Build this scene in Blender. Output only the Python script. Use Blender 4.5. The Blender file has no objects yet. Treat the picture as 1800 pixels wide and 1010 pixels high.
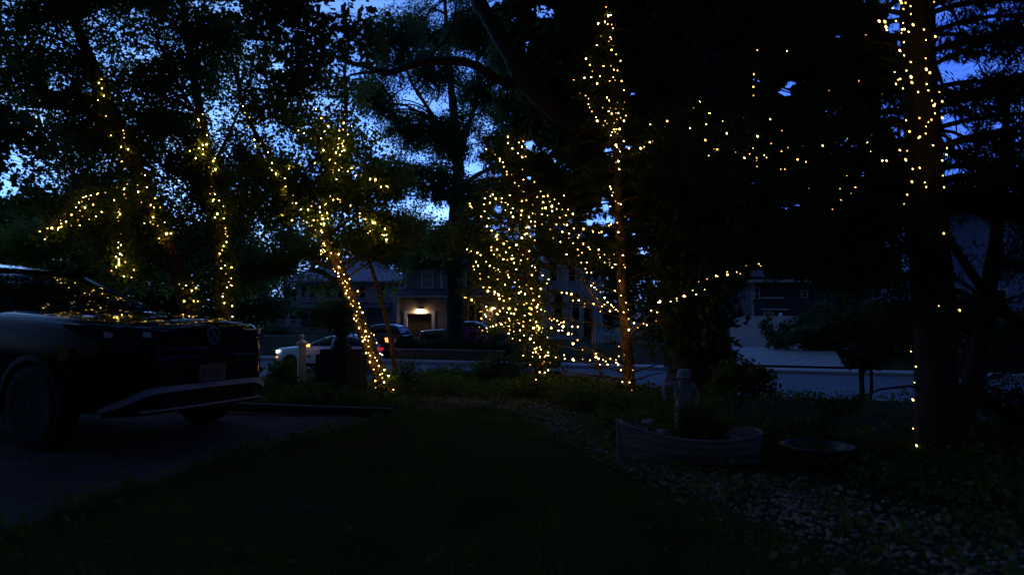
import bpy, math, random
import numpy as np
from mathutils import Vector, Matrix
PI = math.pi
S = bpy.context.scene
C = S.collection
rng = np.random.default_rng(11)
R = random.Random(5)

# ---------------------------------------------------------------- camera
CAMZ = 1.2
F = 1200.0
PITCH = math.atan(50 / F)
CP, SP = math.cos(PITCH), math.sin(PITCH)


def ray(px, py):
    x, z = (px - 900) / F, -(py - 505) / F
    return x, CP - z * SP, SP + z * CP


def P(px, py, Y):
    """the point seen at a photo pixel at the depth Y in front of the camera"""
    x, y, z = ray(px, py)
    s = Y / y
    return Vector((x * s, Y, CAMZ + z * s))


def proj(p):
    dx, dy, dz = p[:, 0], p[:, 1], p[:, 2] - CAMZ
    yc = np.maximum(dy * CP + dz * SP, 1e-3)
    return 900 + F * dx / yc, 505 - F * (-dy * SP + dz * CP) / yc, yc


cam = bpy.data.objects.new('camera', bpy.data.cameras.new('camera'))
C.objects.link(cam)
cam.location = (0, 0, CAMZ)
cam.rotation_euler = (PI / 2 + PITCH, 0, 0)
cam.data.sensor_width = 36
cam.data.lens = 24
cam.data.clip_start = 0.05
cam.data.clip_end = 2000
cam.data.dof.use_dof = True
cam.data.dof.focus_distance = 11.5
cam.data.dof.aperture_fstop = 1.6
S.camera = cam


# ---------------------------------------------------------------- terrain
RN = (0.3256, 0.9455)          # across the road, away from the yard
RD = (0.9455, -0.3256)         # along the road


def road_d(x, y):
    return (x - 2.6) * RN[0] + (y - 20.6) * RN[1]


def road_pt(d, a):
    """a point d metres beyond the near kerb and a metres along the road"""
    return 2.6 + RN[0] * d + RD[0] * a, 20.6 + RN[1] * d + RD[1] * a


ROADZ = -1.15
ROADW = 9.8


def ground_z(x, y):
    d = road_d(x, y)
    if d < -9.5:
        z = 0.0
    elif d < 0:
        t = (d + 9.5) / 9.5
        z = -1.03 * (t * 1.4 - 0.4 * t * t)
    elif d < ROADW:
        z = -1.27
    elif d < 11.6:
        z = -1.04
    elif d < 15:
        z = -1.04 + 0.59 * (d - 11.6) / 3.4
    else:
        z = -0.45
    return z


# ---------------------------------------------------------------- mesh helpers
class MB:
    def __init__(self):
        self.v, self.f = [], []

    def add(self, vs, fs):
        o = len(self.v)
        self.v += [tuple(v) for v in vs]
        self.f += [tuple(i + o for i in f) for f in fs]

    def box(self, c, s, rz=0.0, M=None):
        hx, hy, hz = s[0] / 2, s[1] / 2, s[2] / 2
        cr, sr = math.cos(rz), math.sin(rz)
        vs = []
        for z in (-hz, hz):
            for x, y in ((-hx, -hy), (hx, -hy), (hx, hy), (-hx, hy)):
                vs.append((c[0] + x * cr - y * sr, c[1] + x * sr + y * cr, c[2] + z))
        self.add(vs, [(3, 2, 1, 0), (4, 5, 6, 7), (0, 1, 5, 4), (1, 2, 6, 5), (2, 3, 7, 6), (3, 0, 4, 7)])
        return self

    def b2(self, x0, x1, y0, y1, z0, z1):
        return self.box(((x0 + x1) / 2, (y0 + y1) / 2, (z0 + z1) / 2), (abs(x1 - x0), abs(y1 - y0), abs(z1 - z0)))

    def tube(self, pts, rad, n=8, cap=True):
        pts = [Vector(p) for p in pts]
        if not hasattr(rad, '__len__'):
            rad = [rad] * len(pts)
        o = len(self.v)
        up = Vector((0.13, 0.21, 0.97))
        side = None
        for i, p in enumerate(pts):
            d = (pts[min(i + 1, len(pts) - 1)] - pts[max(i - 1, 0)])
            d = d.normalized() if d.length > 1e-9 else Vector((0, 0, 1))
            if side is None:
                side = d.cross(up)
                if side.length < 0.1:
                    side = d.cross(Vector((1, 0, 0)))
            side = (side - d * side.dot(d)).normalized()
            w = d.cross(side)
            for k in range(n):
                a = 2 * PI * k / n
                q = p + (side * math.cos(a) + w * math.sin(a)) * rad[i]
                self.v.append(tuple(q))
        m = len(pts)
        for i in range(m - 1):
            for k in range(n):
                a, b = o + i * n + k, o + i * n + (k + 1) % n
                self.f.append((a, b, b + n, a + n))
        if cap:
            self.f.append(tuple(o + k for k in reversed(range(n))))
            self.f.append(tuple(o + (m - 1) * n + k for k in range(n)))
        return self

    def lathe(self, prof, n=20, c=(0, 0, 0), axis='z'):
        o = len(self.v)
        for r, z in prof:
            for k in range(n):
                a = 2 * PI * k / n
                x, y = r * math.cos(a), r * math.sin(a)
                p = (x, y, z) if axis == 'z' else ((x, z, y) if axis == 'y' else (z, x, y))
                self.v.append((c[0] + p[0], c[1] + p[1], c[2] + p[2]))
        for i in range(len(prof) - 1):
            for k in range(n):
                a, b = o + i * n + k, o + i * n + (k + 1) % n
                self.f.append((a, b, b + n, a + n))
        return self

    def ell(self, c, r, nu=12, nv=8):
        prof = [(max(math.sin(PI * i / nv), 0.001), -math.cos(PI * i / nv)) for i in range(nv + 1)]
        o = len(self.v)
        for rr, zz in prof:
            for k in range(nu):
                a = 2 * PI * k / nu
                self.v.append((c[0] + r[0] * rr * math.cos(a), c[1] + r[1] * rr * math.sin(a), c[2] + r[2] * zz))
        for i in range(nv):
            for k in range(nu):
                a, b = o + i * nu + k, o + i * nu + (k + 1) % nu
                self.f.append((a, b, b + nu, a + nu))
        return self

    def grid(self, rows):
        """rows of equally many points joined into quads"""
        o = len(self.v)
        n = len(rows[0])
        for r in rows:
            self.v += [tuple(p) for p in r]
        for i in range(len(rows) - 1):
            for k in range(n - 1):
                a = o + i * n + k
                self.f.append((a, a + 1, a + n + 1, a + n))
        return self

    def poly(self, pts):
        o = len(self.v)
        self.v += [tuple(p) for p in pts]
        self.f.append(tuple(range(o, o + len(pts))))
        return self

    def prism(self, pts, dv):
        """a flat outline pushed along dv"""
        n = len(pts)
        o = len(self.v)
        dv = Vector(dv)
        self.v += [tuple(p) for p in pts] + [tuple(Vector(p) + dv) for p in pts]
        self.f.append(tuple(o + i for i in reversed(range(n))))
        self.f.append(tuple(o + n + i for i in range(n)))
        for i in range(n):
            j = (i + 1) % n
            self.f.append((o + i, o + j, o + n + j, o + n + i))
        return self

    def build(self, name, mat, parent=None, origin=(0, 0, 0), smooth=False, sub=0, bevel=0, fix=True):
        me = bpy.data.meshes.new(name)
        ox, oy, oz = origin
        me.from_pydata([(x - ox, y - oy, z - oz) for x, y, z in self.v], [], self.f)
        if fix:
            import bmesh
            bm = bmesh.new()
            bm.from_mesh(me)
            bmesh.ops.recalc_face_normals(bm, faces=bm.faces)
            bm.to_mesh(me)
            bm.free()
        if smooth:
            me.shade_smooth()
        o = bpy.data.objects.new(name, me)
        C.objects.link(o)
        if mat:
            me.materials.append(mat)
        if parent:
            o.parent = parent
        else:
            o.location = origin
        if bevel:
            m = o.modifiers.new('bevel', 'BEVEL')
            m.width = bevel
            m.segments = 2
        if sub:
            m = o.modifiers.new('sub', 'SUBSURF')
            m.levels = m.render_levels = sub
        return o


def arr_mesh(name, verts, faces, mat, parent=None, origin=(0, 0, 0), smooth=False):
    """a big mesh of equal-sized faces straight from arrays"""
    verts = np.asarray(verts, np.float32) - np.asarray(origin, np.float32)
    faces = np.asarray(faces, np.int32)
    k = faces.shape[1]
    me = bpy.data.meshes.new(name)
    me.vertices.add(len(verts))
    me.vertices.foreach_set('co', verts.ravel())
    me.loops.add(faces.size)
    me.loops.foreach_set('vertex_index', faces.ravel())
    me.polygons.add(len(faces))
    me.polygons.foreach_set('loop_start', np.arange(0, faces.size, k, dtype=np.int32))
    me.polygons.foreach_set('loop_total', np.full(len(faces), k, np.int32))
    me.update(calc_edges=True)
    if smooth:
        me.shade_smooth()
    me.materials.append(mat)
    o = bpy.data.objects.new(name, me)
    C.objects.link(o)
    if parent:
        o.parent = parent
    else:
        o.location = origin
    return o


def thing(name, label, cat, loc=(0, 0, 0), rz=0.0, group=None):
    o = bpy.data.objects.new(name, None)
    o.empty_display_size = 0.2
    C.objects.link(o)
    o.location = loc
    o.rotation_euler = (0, 0, rz)
    return tag(o, label, cat, group)


def tag(o, label, cat, group=None, kind=None):
    o['label'] = label
    o['category'] = cat
    if group:
        o['group'] = group
    if kind:
        o['kind'] = kind
    return o


def struct(o):
    o['kind'] = 'structure'
    return o


# ---------------------------------------------------------------- materials
def newmat(name):
    m = bpy.data.materials.new(name)
    m.use_nodes = True
    return m, m.node_tree.nodes, m.node_tree.links, m.node_tree.nodes['Principled BSDF']


def mat(name, base, rough=0.7, var=0.25, scale=6.0, bump=0.0, bscale=None, metal=0.0, coat=0.0, spec=0.5, stretch=None, second=None, detail=6):
    """principled surface, its colour broken up by two octaves of noise"""
    m, N, L, b = newmat(name)
    tc = N.new('ShaderNodeTexCoord')
    src = tc.outputs['Object']
    if stretch:
        mp = N.new('ShaderNodeMapping')
        mp.inputs['Scale'].default_value = stretch
        L.new(src, mp.inputs[0])
        src = mp.outputs[0]
    nz = N.new('ShaderNodeTexNoise')
    nz.inputs['Scale'].default_value = scale
    nz.inputs['Detail'].default_value = detail
    nz.inputs['Roughness'].default_value = 0.65
    L.new(src, nz.inputs['Vector'])
    rp = N.new('ShaderNodeValToRGB')
    rp.color_ramp.elements[0].position = 0.3
    rp.color_ramp.elements[1].position = 0.72
    lo = [max(0, c * (1 - var)) for c in base]
    hi = [min(1, c * (1 + var)) for c in (second or base)]
    rp.color_ramp.elements[0].color = (*lo, 1)
    rp.color_ramp.elements[1].color = (*hi, 1)
    L.new(nz.outputs['Fac'], rp.inputs[0])
    L.new(rp.outputs[0], b.inputs['Base Color'])
    b.inputs['Roughness'].default_value = rough
    b.inputs['Metallic'].default_value = metal
    b.inputs['Specular IOR Level'].default_value = spec
    b.inputs['Coat Weight'].default_value = coat
    b.inputs['Coat Roughness'].default_value = 0.012
    if bump:
        n2 = N.new('ShaderNodeTexNoise')
        n2.inputs['Scale'].default_value = bscale or scale * 3
        n2.inputs['Detail'].default_value = 5
        L.new(src, n2.inputs['Vector'])
        bp = N.new('ShaderNodeBump')
        bp.inputs['Strength'].default_value = bump
        bp.inputs['Distance'].default_value = 0.03
        L.new(n2.outputs['Fac'], bp.inputs['Height'])
        L.new(bp.outputs[0], b.inputs['Normal'])
    return m


def leafmat(name, base, trans=0.4, var=0.45, scale=5.0):
    m, N, L, b = newmat(name)
    N.remove(b)
    out = N['Material Output']
    tc = N.new('ShaderNodeTexCoord')
    nz = N.new('ShaderNodeTexNoise')
    nz.inputs['Scale'].default_value = scale
    nz.inputs['Detail'].default_value = 3
    L.new(tc.outputs['Object'], nz.inputs['Vector'])
    rp = N.new('ShaderNodeValToRGB')
    rp.color_ramp.elements[0].position = 0.3
    rp.color_ramp.elements[1].position = 0.7
    rp.color_ramp.elements[0].color = (*[c * (1 - var) for c in base], 1)
    rp.color_ramp.elements[1].color = (base[0] * (1 + var * 1.2), base[1] * (1 + var), base[2] * (1 + var * 0.6), 1)
    L.new(nz.outputs['Fac'], rp.inputs[0])
    d = N.new('ShaderNodeBsdfDiffuse')
    t = N.new('ShaderNodeBsdfTranslucent')
    g = N.new('ShaderNodeBsdfGlossy')
    g.inputs['Roughness'].default_value = 0.45
    mx = N.new('ShaderNodeMixShader')
    mx.inputs[0].default_value = trans
    m2 = N.new('ShaderNodeMixShader')
    m2.inputs[0].default_value = 0.012
    L.new(rp.outputs[0], d.inputs[0])
    L.new(rp.outputs[0], t.inputs[0])
    L.new(d.outputs[0], mx.inputs[1])
    L.new(t.outputs[0], mx.inputs[2])
    L.new(mx.outputs[0], m2.inputs[1])
    L.new(g.outputs[0], m2.inputs[2])
    L.new(m2.outputs[0], out.inputs[0])
    return m


EXPO = 4.0


def emit(name, col, strength, edge=None, estr=None):
    """a lamp: a bright heart and a dimmer, more amber rim seen edge-on"""
    strength /= 2 ** EXPO
    estr = (estr or 0) / 2 ** EXPO
    m, N, L, b = newmat(name)
    N.remove(b)
    e = N.new('ShaderNodeEmission')
    e.inputs[0].default_value = (*col, 1)
    e.inputs[1].default_value = strength
    if edge:
        lw = N.new('ShaderNodeLayerWeight')
        lw.inputs[0].default_value = 0.45
        e2 = N.new('ShaderNodeEmission')
        e2.inputs[0].default_value = (*edge, 1)
        e2.inputs[1].default_value = estr
        mx = N.new('ShaderNodeMixShader')
        L.new(lw.outputs['Facing'], mx.inputs[0])
        L.new(e.outputs[0], mx.inputs[1])
        L.new(e2.outputs[0], mx.inputs[2])
        L.new(mx.outputs[0], N['Material Output'].inputs[0])
    else:
        L.new(e.outputs[0], N['Material Output'].inputs[0])
    return m


def glass_dark(name, base=(0.004, 0.005, 0.007), rough=0.008):
    m, N, L, b = newmat(name)
    tc = N.new('ShaderNodeTexCoord')
    nz = N.new('ShaderNodeTexNoise')
    nz.inputs['Scale'].default_value = 1.5
    L.new(tc.outputs['Object'], nz.inputs['Vector'])
    mr = N.new('ShaderNodeMapRange')
    mr.inputs['To Min'].default_value = rough * 0.6
    mr.inputs['To Max'].default_value = rough * 1.6
    L.new(nz.outputs['Fac'], mr.inputs['Value'])
    L.new(mr.outputs[0], b.inputs['Roughness'])
    b.inputs['Base Color'].default_value = (*base, 1)
    b.inputs['Specular IOR Level'].default_value = 0.6
    return m


M_ASPHALT = mat('asphalt', (0.05, 0.05, 0.055), 0.75, 0.3, 1.2, 0.35, 60)
M_CONC = mat('concrete', (0.30, 0.30, 0.29), 0.85, 0.22, 2.0, 0.3, 40)
M_DRIVE = mat('driveway_surface', (0.055, 0.047, 0.042), 0.95, 0.5, 1.6, 0.9, 26, spec=0.12)


def add_cracks(m, scale, width, dark):
    N, L = m.node_tree.nodes, m.node_tree.links
    b = N['Principled BSDF']
    src = b.inputs['Base Color'].links[0].from_socket
    tc = N.new('ShaderNodeTexCoord')
    wob = N.new('ShaderNodeTexNoise')
    wob.inputs['Scale'].default_value = 5
    ad = N.new('ShaderNodeVectorMath')
    ad.operation = 'MULTIPLY_ADD'
    ad.inputs[1].default_value = (0.25, 0.25, 0)
    L.new(tc.outputs['Object'], wob.inputs['Vector'])
    L.new(wob.outputs['Color'], ad.inputs[0])
    L.new(tc.outputs['Object'], ad.inputs[2])
    vo = N.new('ShaderNodeTexVoronoi')
    vo.feature = 'DISTANCE_TO_EDGE'
    vo.inputs['Scale'].default_value = scale
    L.new(ad.outputs[0], vo.inputs['Vector'])
    mr = N.new('ShaderNodeMapRange')
    mr.inputs['From Max'].default_value = width
    mr.inputs['To Min'].default_value = dark
    L.new(vo.outputs['Distance'], mr.inputs['Value'])
    mx = N.new('ShaderNodeVectorMath')
    mx.operation = 'MULTIPLY'
    L.new(src, mx.inputs[0])
    L.new(mr.outputs[0], mx.inputs[1])
    L.new(mx.outputs[0], b.inputs['Base Color'])


add_cracks(M_DRIVE, 2.6, 0.035, 0.35)
M_SOIL = mat('lawn_soil', (0.02, 0.027, 0.009), 0.95, 0.45, 1.3, 0.6, 25, second=(0.03, 0.036, 0.014), spec=0.08)
M_GRASS = leafmat('grass_blade', (0.11, 0.145, 0.014), 0.3, 0.4, 2.0)
M_LEAF_B = leafmat('birch_leaf', (0.14, 0.20, 0.04), 0.65)
M_LEAF_D = leafmat('dark_leaf', (0.065, 0.11, 0.04), 0.5)
M_LEAF_O = leafmat('oak_leaf', (0.10, 0.18, 0.08), 0.65)
M_NEEDLE = leafmat('needle', (0.04, 0.062, 0.02), 0.2)
M_NEEDLE_G = leafmat('spruce_needle', (0.08, 0.10, 0.02), 0.35)
M_COVER = leafmat('cover_leaf', (0.10, 0.15, 0.028), 0.35, 0.5, 4)
M_PINK = leafmat('azalea_bloom', (0.75, 0.10, 0.45), 0.3, 0.3, 6)
M_REDLEAF = leafmat('red_leaf', (0.09, 0.02, 0.018), 0.3, 0.4, 6)
M_LITTER = leafmat('dry_leaf', (0.14, 0.10, 0.06), 0.1, 0.5, 9)
M_WHITEFL = leafmat('white_bloom', (0.6, 0.6, 0.62), 0.3, 0.15, 10)
M_BARK_B = mat('birch_bark', (0.085, 0.048, 0.026), 0.9, 0.85, 16, 1.0, 26, stretch=(1, 1, 0.5), second=(0.15, 0.085, 0.045))
M_BARK_D = mat('dark_bark', (0.042, 0.032, 0.024), 0.95, 0.45, 7, 1.0, 14, stretch=(1, 1, 0.18))
M_BARK_C = mat('cedar_bark', (0.05, 0.033, 0.022), 0.95, 0.4, 10, 1.0, 20, stretch=(1, 1, 0.15))
M_PEBBLE = mat('pebble', (0.18, 0.135, 0.09), 0.85, 0.8, 22, 0.2, 60, second=(0.30, 0.235, 0.165), detail=2, spec=0.15)
M_WHITE = mat('white_paint', (0.82, 0.82, 0.82), 0.6, 0.07, 5, 0.1, 40)
M_TRIM = mat('house_trim', (0.7, 0.7, 0.7), 0.6, 0.07, 4)
M_SIDE_W = mat('pale_siding', (0.55, 0.56, 0.58), 0.7, 0.08, 3, stretch=(1, 1, 4))
M_SIDE_T = mat('tan_siding', (0.30, 0.25, 0.22), 0.75, 0.12, 2.5, 0.15, 20, stretch=(1, 1, 5))
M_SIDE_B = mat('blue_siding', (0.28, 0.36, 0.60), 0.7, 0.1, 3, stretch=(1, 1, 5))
M_SIDE_D = mat('slate_siding', (0.07, 0.08, 0.11), 0.75, 0.15, 3, stretch=(1, 1, 5))
M_ROOF = mat('roof_shingle', (0.06, 0.055, 0.06), 0.9, 0.4, 5, 0.6, 16)
M_ROOF_L = mat('pale_roof_shingle', (0.30, 0.30, 0.34), 0.9, 0.3, 5, 0.6, 16)
M_DOORB = mat('brown_door', (0.06, 0.035, 0.025), 0.6, 0.25, 3)
M_PANE = glass_dark('window_glass', (0.012, 0.015, 0.02), 0.06)
M_BLIND = mat('blind', (0.35, 0.31, 0.29), 0.8, 0.08, 3)
M_WALLST = mat('retaining_brick', (0.18, 0.09, 0.075), 0.9, 0.45, 7, 0.8, 18)
M_BLACK = mat('black_pier_stone', (0.02, 0.02, 0.02), 0.9, 0.3, 6, 0.6, 20)
M_WOOD = mat('weathered_wood', (0.31, 0.25, 0.22), 0.8, 0.35, 6, 0.4, 20, stretch=(0.4, 1, 3))
M_STONE = mat('cast_stone', (0.42, 0.40, 0.40), 0.9, 0.55, 14, 0.4, 50)
M_STONE_G = mat('mossy_stone', (0.22, 0.27, 0.26), 0.9, 0.3, 14, 0.4, 50)
M_GLAZE = mat('bowl_glaze', (0.07, 0.055, 0.05), 0.35, 0.35, 8, 0.1, 30)
M_EARTH = mat('potting_soil', (0.03, 0.022, 0.016), 1.0, 0.4, 20, 0.8, 60)
M_EDGE = mat('edging_timber', (0.05, 0.045, 0.04), 0.9, 0.3, 8, 0.4, 30)
M_PAINT = mat('black_car_paint', (0.003, 0.004, 0.007), 0.03, 0.1, 3, coat=0.35, spec=0.15)
M_PAINTW = mat('white_car_paint', (0.78, 0.8, 0.84), 0.3, 0.04, 3, coat=0.8)
M_PAINTD = mat('dark_car_paint', (0.02, 0.022, 0.026), 0.3, 0.1, 3, coat=0.8)
M_PLASTIC = mat('black_cladding', (0.006, 0.006, 0.0065), 0.7, 0.2, 12, 0.2, 80, spec=0.2)
M_TYRE = mat('tyre_rubber', (0.012, 0.012, 0.012), 0.85, 0.2, 12)
M_RIM = mat('rim_alloy', (0.25, 0.26, 0.28), 0.35, 0.1, 8, metal=0.8)
M_GRILLE = mat('gloss_black_grille', (0.004, 0.004, 0.005), 0.04, 0.1, 8, coat=1.0)
M_CHROME = mat('chrome', (0.25, 0.25, 0.27), 0.12, 0.05, 8, metal=1.0)
M_SILVER = mat('silver_trim', (0.42, 0.42, 0.43), 0.45, 0.08, 10, metal=0.3)
M_GLASS = glass_dark('car_glass')
M_LENS = glass_dark('lamp_lens', (0.02, 0.022, 0.03), 0.05)
M_LED = mat('led_block', (0.7, 0.72, 0.78), 0.15, 0.08, 8, coat=0.5)
M_AMBERR = mat('amber_reflector', (0.35, 0.07, 0.01), 0.25, 0.1, 8)
M_PLATE = mat('plate_face', (0.16, 0.12, 0.08), 0.5, 0.08, 8)
M_PLATE_T = mat('plate_letters', (0.02, 0.02, 0.03), 0.5, 0.1, 8)
M_CABLE = mat('cable_green', (0.012, 0.018, 0.012), 0.6, 0.2, 20)
M_BULB = emit('warm_bulb', (1.0, 0.64, 0.14), 70.0, (1.0, 0.50, 0.03), 12.0)
M_BULB2 = emit('warm_bulb_dim', (1.0, 0.60, 0.15), 16, (1.0, 0.42, 0.02), 3.5)
M_BULB4 = emit('warm_bulb_faint', (1.0, 0.55, 0.12), 4.0, (1.0, 0.42, 0.02), 1.0)
M_BULB3 = emit('warm_bulb_pine', (1.0, 0.62, 0.14), 14.0, (1.0, 0.45, 0.02), 4.0)
M_LAMP = emit('garage_lamp', (1.0, 0.64, 0.34), 150.0)
M_PORCH = emit('porch_lamp', (1.0, 0.60, 0.26), 40.0)
M_HEAD = emit('headlamp', (0.75, 0.87, 1.0), 3.0)
M_AMBER = emit('amber_lamp', (1.0, 0.36, 0.07), 3.0)
M_TAIL = emit('tail_lamp', (1.0, 0.03, 0.05), 0.45)
M_WINLIT = emit('lit_window', (1.0, 0.55, 0.28), 0.02)
# ---------------------------------------------------------------- where the fairy lights hang, strand by strand
# each entry: tile origin, tile scale, then the lamps' places in that tile
def T(ox, oy, sc, txt):
    out = []
    for p in txt.split():
        a, b = p.split(',')
        out.append((ox + float(a) / sc, oy + float(b) / sc))
    return out


LS = {}
LS['drape'] = T(50, 300, 5.05, '877,120 918,135 968,127 785,150 848,165 857,153 975,187 683,195 850,210 553,220 512,227 488,238 610,208 618,197 536,251 860,242 762,260 475,275 450,283 1003,282 422,325 503,325 458,355 575,302 710,308 323,390 382,390 650,365 478,403 597,405 540,432 285,440 335,452 290,470 440,437 380,487 455,483 293,497 265,485 268,507 170,510 208,510 195,535 100,540 262,525 160,590 145,607')
LS['hang'] = T(50, 300, 5.05, '810,342 800,365 810,385 792,415 798,445 815,560 800,637 820,658 797,683 797,730 815,738 832,750 777,763 803,785 803,810 803,832 780,852 860,810 923,832 935,880 848,938 915,948 737,887')
LS['trunkA'] = T(0, 0, 3.367, '510,444 600,472 586,491 604,524 548,553 600,556 614,567 580,594 592,682 628,687 730,773 735,792 658,802 735,815 717,870 760,884 720,955 740,998') + \
    T(220, 130, 5.05, '145,884 175,898 60,993 110,988 192,1005') + \
    T(230, 330, 4.21, '55,30 181,76 80,107 147,127 120,138 148,160 170,145 217,145 205,172 167,217 133,228 145,253 100,262 165,270 199,281 250,255 263,340 297,337 212,373 208,392 358,712 408,720 457,702 483,740 451,761 396,838 465,837 495,838 385,745')
LS['trunkB'] = T(220, 130, 5.05, '688,358 655,418 650,403 668,473 728,543 722,625 690,630 612,667 648,665 655,657 572,684 681,692 692,670 672,710 692,712 710,722 628,718 626,748 802,722 798,750 766,763 783,772 743,826 800,847 781,863 768,885 767,1000') + \
    T(230, 330, 4.21, '585,45 622,47 613,87 653,96 606,97 685,137 640,193 624,219 687,226 650,270 700,298 703,321 701,341 714,358 708,400 685,430 677,461 658,488 667,541 694,575 745,588 669,595 703,635 743,668 724,696 676,711 738,718 748,724 711,737 682,782 680,803 692,852 750,873 752,951')
LS['forkL'] = T(410, 180, 6.733, '113,45 138,123 193,178 181,297 250,440 320,487 260,515 412,592 373,655 458,720 540,787 435,775 457,800 480,850 506,845 568,858 576,910 616,900 618,996') + \
    T(490, 320, 7.214, '57,88 68,128 182,168 220,268 175,266 280,342 184,410 40,415 168,484')
LS['forkR'] = T(500, 180, 6.735, '372,85 437,187 445,252 518,283 473,343 395,295 713,143 702,245 794,285 697,322 650,335 750,380 430,422 555,418 648,427 700,455 655,488 635,495 690,490 692,520 637,540 628,553 578,550 697,552 707,567 682,578 610,594 655,620 460,567 517,606 538,680 603,720 572,790 575,830 643,800 593,884 617,910 680,767 793,778 855,775 682,712 748,815 843,868 910,860 920,888 1013,920 1018,903 1078,915 1073,940 1143,1000 1205,988 1220,995 165,332 190,318 233,363 315,428 62,752 52,785 115,768 180,727 195,746 253,723 357,717')
LS['fork'] = T(490, 320, 7.214, '428,245 415,303 372,350 395,367 440,357 652,178 566,221 693,225 738,218 748,214 779,224 780,252 585,288 603,278 522,303 522,320 910,300 525,380 545,375 550,422 615,392 597,405 620,462 560,465 587,470 585,497 443,483 490,487 376,443 313,493 355,508 388,557 418,550 438,550 466,608 536,530 573,527 575,553 540,603 530,618 549,634 461,688')
LS['sprig'] = T(490, 320, 7.214, '1025,397 1026,440 1075,460 1100,468 1114,513 1195,512 1222,490 1222,512 1180,480 1278,548 1258,570 1347,592 1190,607 1158,622 1133,645 1174,657 1310,667 1337,672 1365,668 1363,728')
LS['stem'] = T(490, 320, 7.214, '573,750 568,777 547,808 585,805 668,768 553,845 571,858 534,870 560,888 587,880 537,911 665,898 648,935 761,915 616,972') + \
    T(540, 420, 6.735, '399,270 375,330 392,342 310,352 328,382 367,403 372,442 437,420 501,472 448,497 420,520 472,518 447,565 504,583 473,610 458,642 599,616 491,692 545,732 515,768 540,790 612,760 621,807 586,860 580,902 557,942 600,940 582,968 655,868') + \
    T(560, 550, 6.311, '520,117 447,165 521,201 586,222 613,242 482,265 490,310 510,268 529,255 558,256 512,292 552,307 644,330 555,370 529,443 553,440 572,470 608,436 684,450 705,462 627,494 647,525 567,542 668,585 610,623 729,627 683,680 706,670 775,694 707,719 630,750 731,767 672,808 633,825 757,834 831,849 700,918')
LS['bushTop'] = T(810, 230, 6.733, '555,72 558,144 751,55 688,140 612,210 725,190 780,188 740,122 676,263 714,296 767,305 728,315 302,214 363,240 405,282 461,332 461,360 497,370 510,427 543,482 545,517 607,520 654,553 626,590 638,614 742,578 871,604 730,458 687,652 714,707 743,720 580,762 944,714 905,782 310,725 350,772 378,753 285,796 413,803 343,851 275,871 484,798 482,842 531,851 557,870 105,860 115,890 133,910 281,948 343,940 615,917 529,935 595,968 720,945 850,975 883,985 711,997 722,830 776,820 850,875 978,848 967,915 1003,910 960,985')
LS['bushMid'] = T(810, 370, 6.3125, '225,68 308,85 373,105 580,67 667,50 730,63 760,72 777,121 826,127 662,98 900,152 962,52 291,174 342,222 470,165 537,213 598,204 753,184 824,170 725,190 993,208 408,267 392,285 405,317 712,263 738,255 678,304 773,290 820,328 509,336 475,368 617,381 540,411 340,405 340,439 402,431 93,402 68,430 116,449 95,462 184,467 221,492 370,489 427,495 503,463 640,430 761,448 572,497 585,530 565,537 516,547 480,539 470,540 688,490')
LS['bushLow'] = T(810, 370, 6.3125, '740,535 667,550 649,564 656,593 591,580 792,613 822,632 833,663 281,568 321,611 170,568 190,610 140,618 150,653 370,635 417,652 475,642 522,669 499,684 523,713 535,740 615,650 385,672 430,677 212,699 217,755 308,736 409,760 790,714 908,718 975,762 955,806 597,793 640,768 651,845 728,825 489,824 784,863 886,867 251,849 318,852 301,895 367,888 372,927 378,905 412,927 422,935 462,948 645,914 670,900 713,926 767,954 799,915 873,951 805,992 542,978 476,1000 430,978 40,964 58,964 121,991')
LS['bushSkirt'] = T(810, 510, 6.311, '152,137 282,181 370,200 470,198 478,117 542,93 682,133 703,158 722,140 733,145 784,148 803,108 630,152 857,160 845,188 882,133 538,200 530,207 608,210 612,222 785,207 768,225 760,197 840,232 850,237 892,213 932,230 432,231 337,231 294,218 233,235 214,235 400,257 410,270 265,268 280,290 512,245 590,260 560,256 767,254 778,269 707,280 760,258 622,294 626,328 535,315 543,336 803,322 770,333 838,349 635,360 650,368 695,348 229,314 323,320 380,335 430,360 385,368 395,385 449,377 495,360')
LS['bushFoot'] = T(810, 510, 6.311, '583,372 584,404 537,397 517,400 477,403 358,397 331,402 205,407 285,417 240,445 295,457 693,397 656,442 587,455 543,440 531,478 575,533 850,392 835,411 806,417 870,417 909,418 862,440 897,463 839,472 790,497 770,537 700,497 655,552 810,580 963,522 979,621 880,627 890,657 840,637 802,692 831,683 858,703 820,650 967,689 971,723 945,720 930,738 877,738 795,735 1052,742 769,825 924,790 907,809 989,803 694,722 875,905 931,913 970,884 835,990')
LS['boughs'] = T(960, 470, 6.735, '465,15 481,61 535,61 560,185 533,212 571,235 595,260 642,290 693,356 691,437 728,410 600,370 662,460 641,520 755,518 765,440 779,452 797,468 828,498 850,515 185,302 243,302 299,315 318,391 386,388 457,428 452,463 562,430 43,603 65,625 93,608 132,630 175,652 153,673 208,645 200,698 60,715 148,747 192,745 263,783 303,787 308,698 376,700 372,858 319,901 8,187 28,138')
LS['lowBough'] = T(960, 570, 7.77, '247,417 254,468 367,478 380,492 500,474 598,487 680,400 680,447 715,466 778,482 813,502 877,468 733,546 840,545 958,517 983,547 992,432 955,482 1020,620 497,345 130,448')
LS['spruceStem'] = T(960, 470, 6.735, '918,527 972,497 945,417 885,333 815,277 871,158 862,932 976,608 979,738 1041,656 1086,713') + \
    T(960, 570, 7.77, '1068,417 1185,622 1042,782 1138,788 1168,893') + \
    T(940, 330, 6.311, '879,736 888,849 909,850 978,747 987,853 1001,882 823,420 847,402 915,387 928,493 1001,320 837,207 953,183 926,172 897,150 860,87 870,52 847,12')
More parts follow.
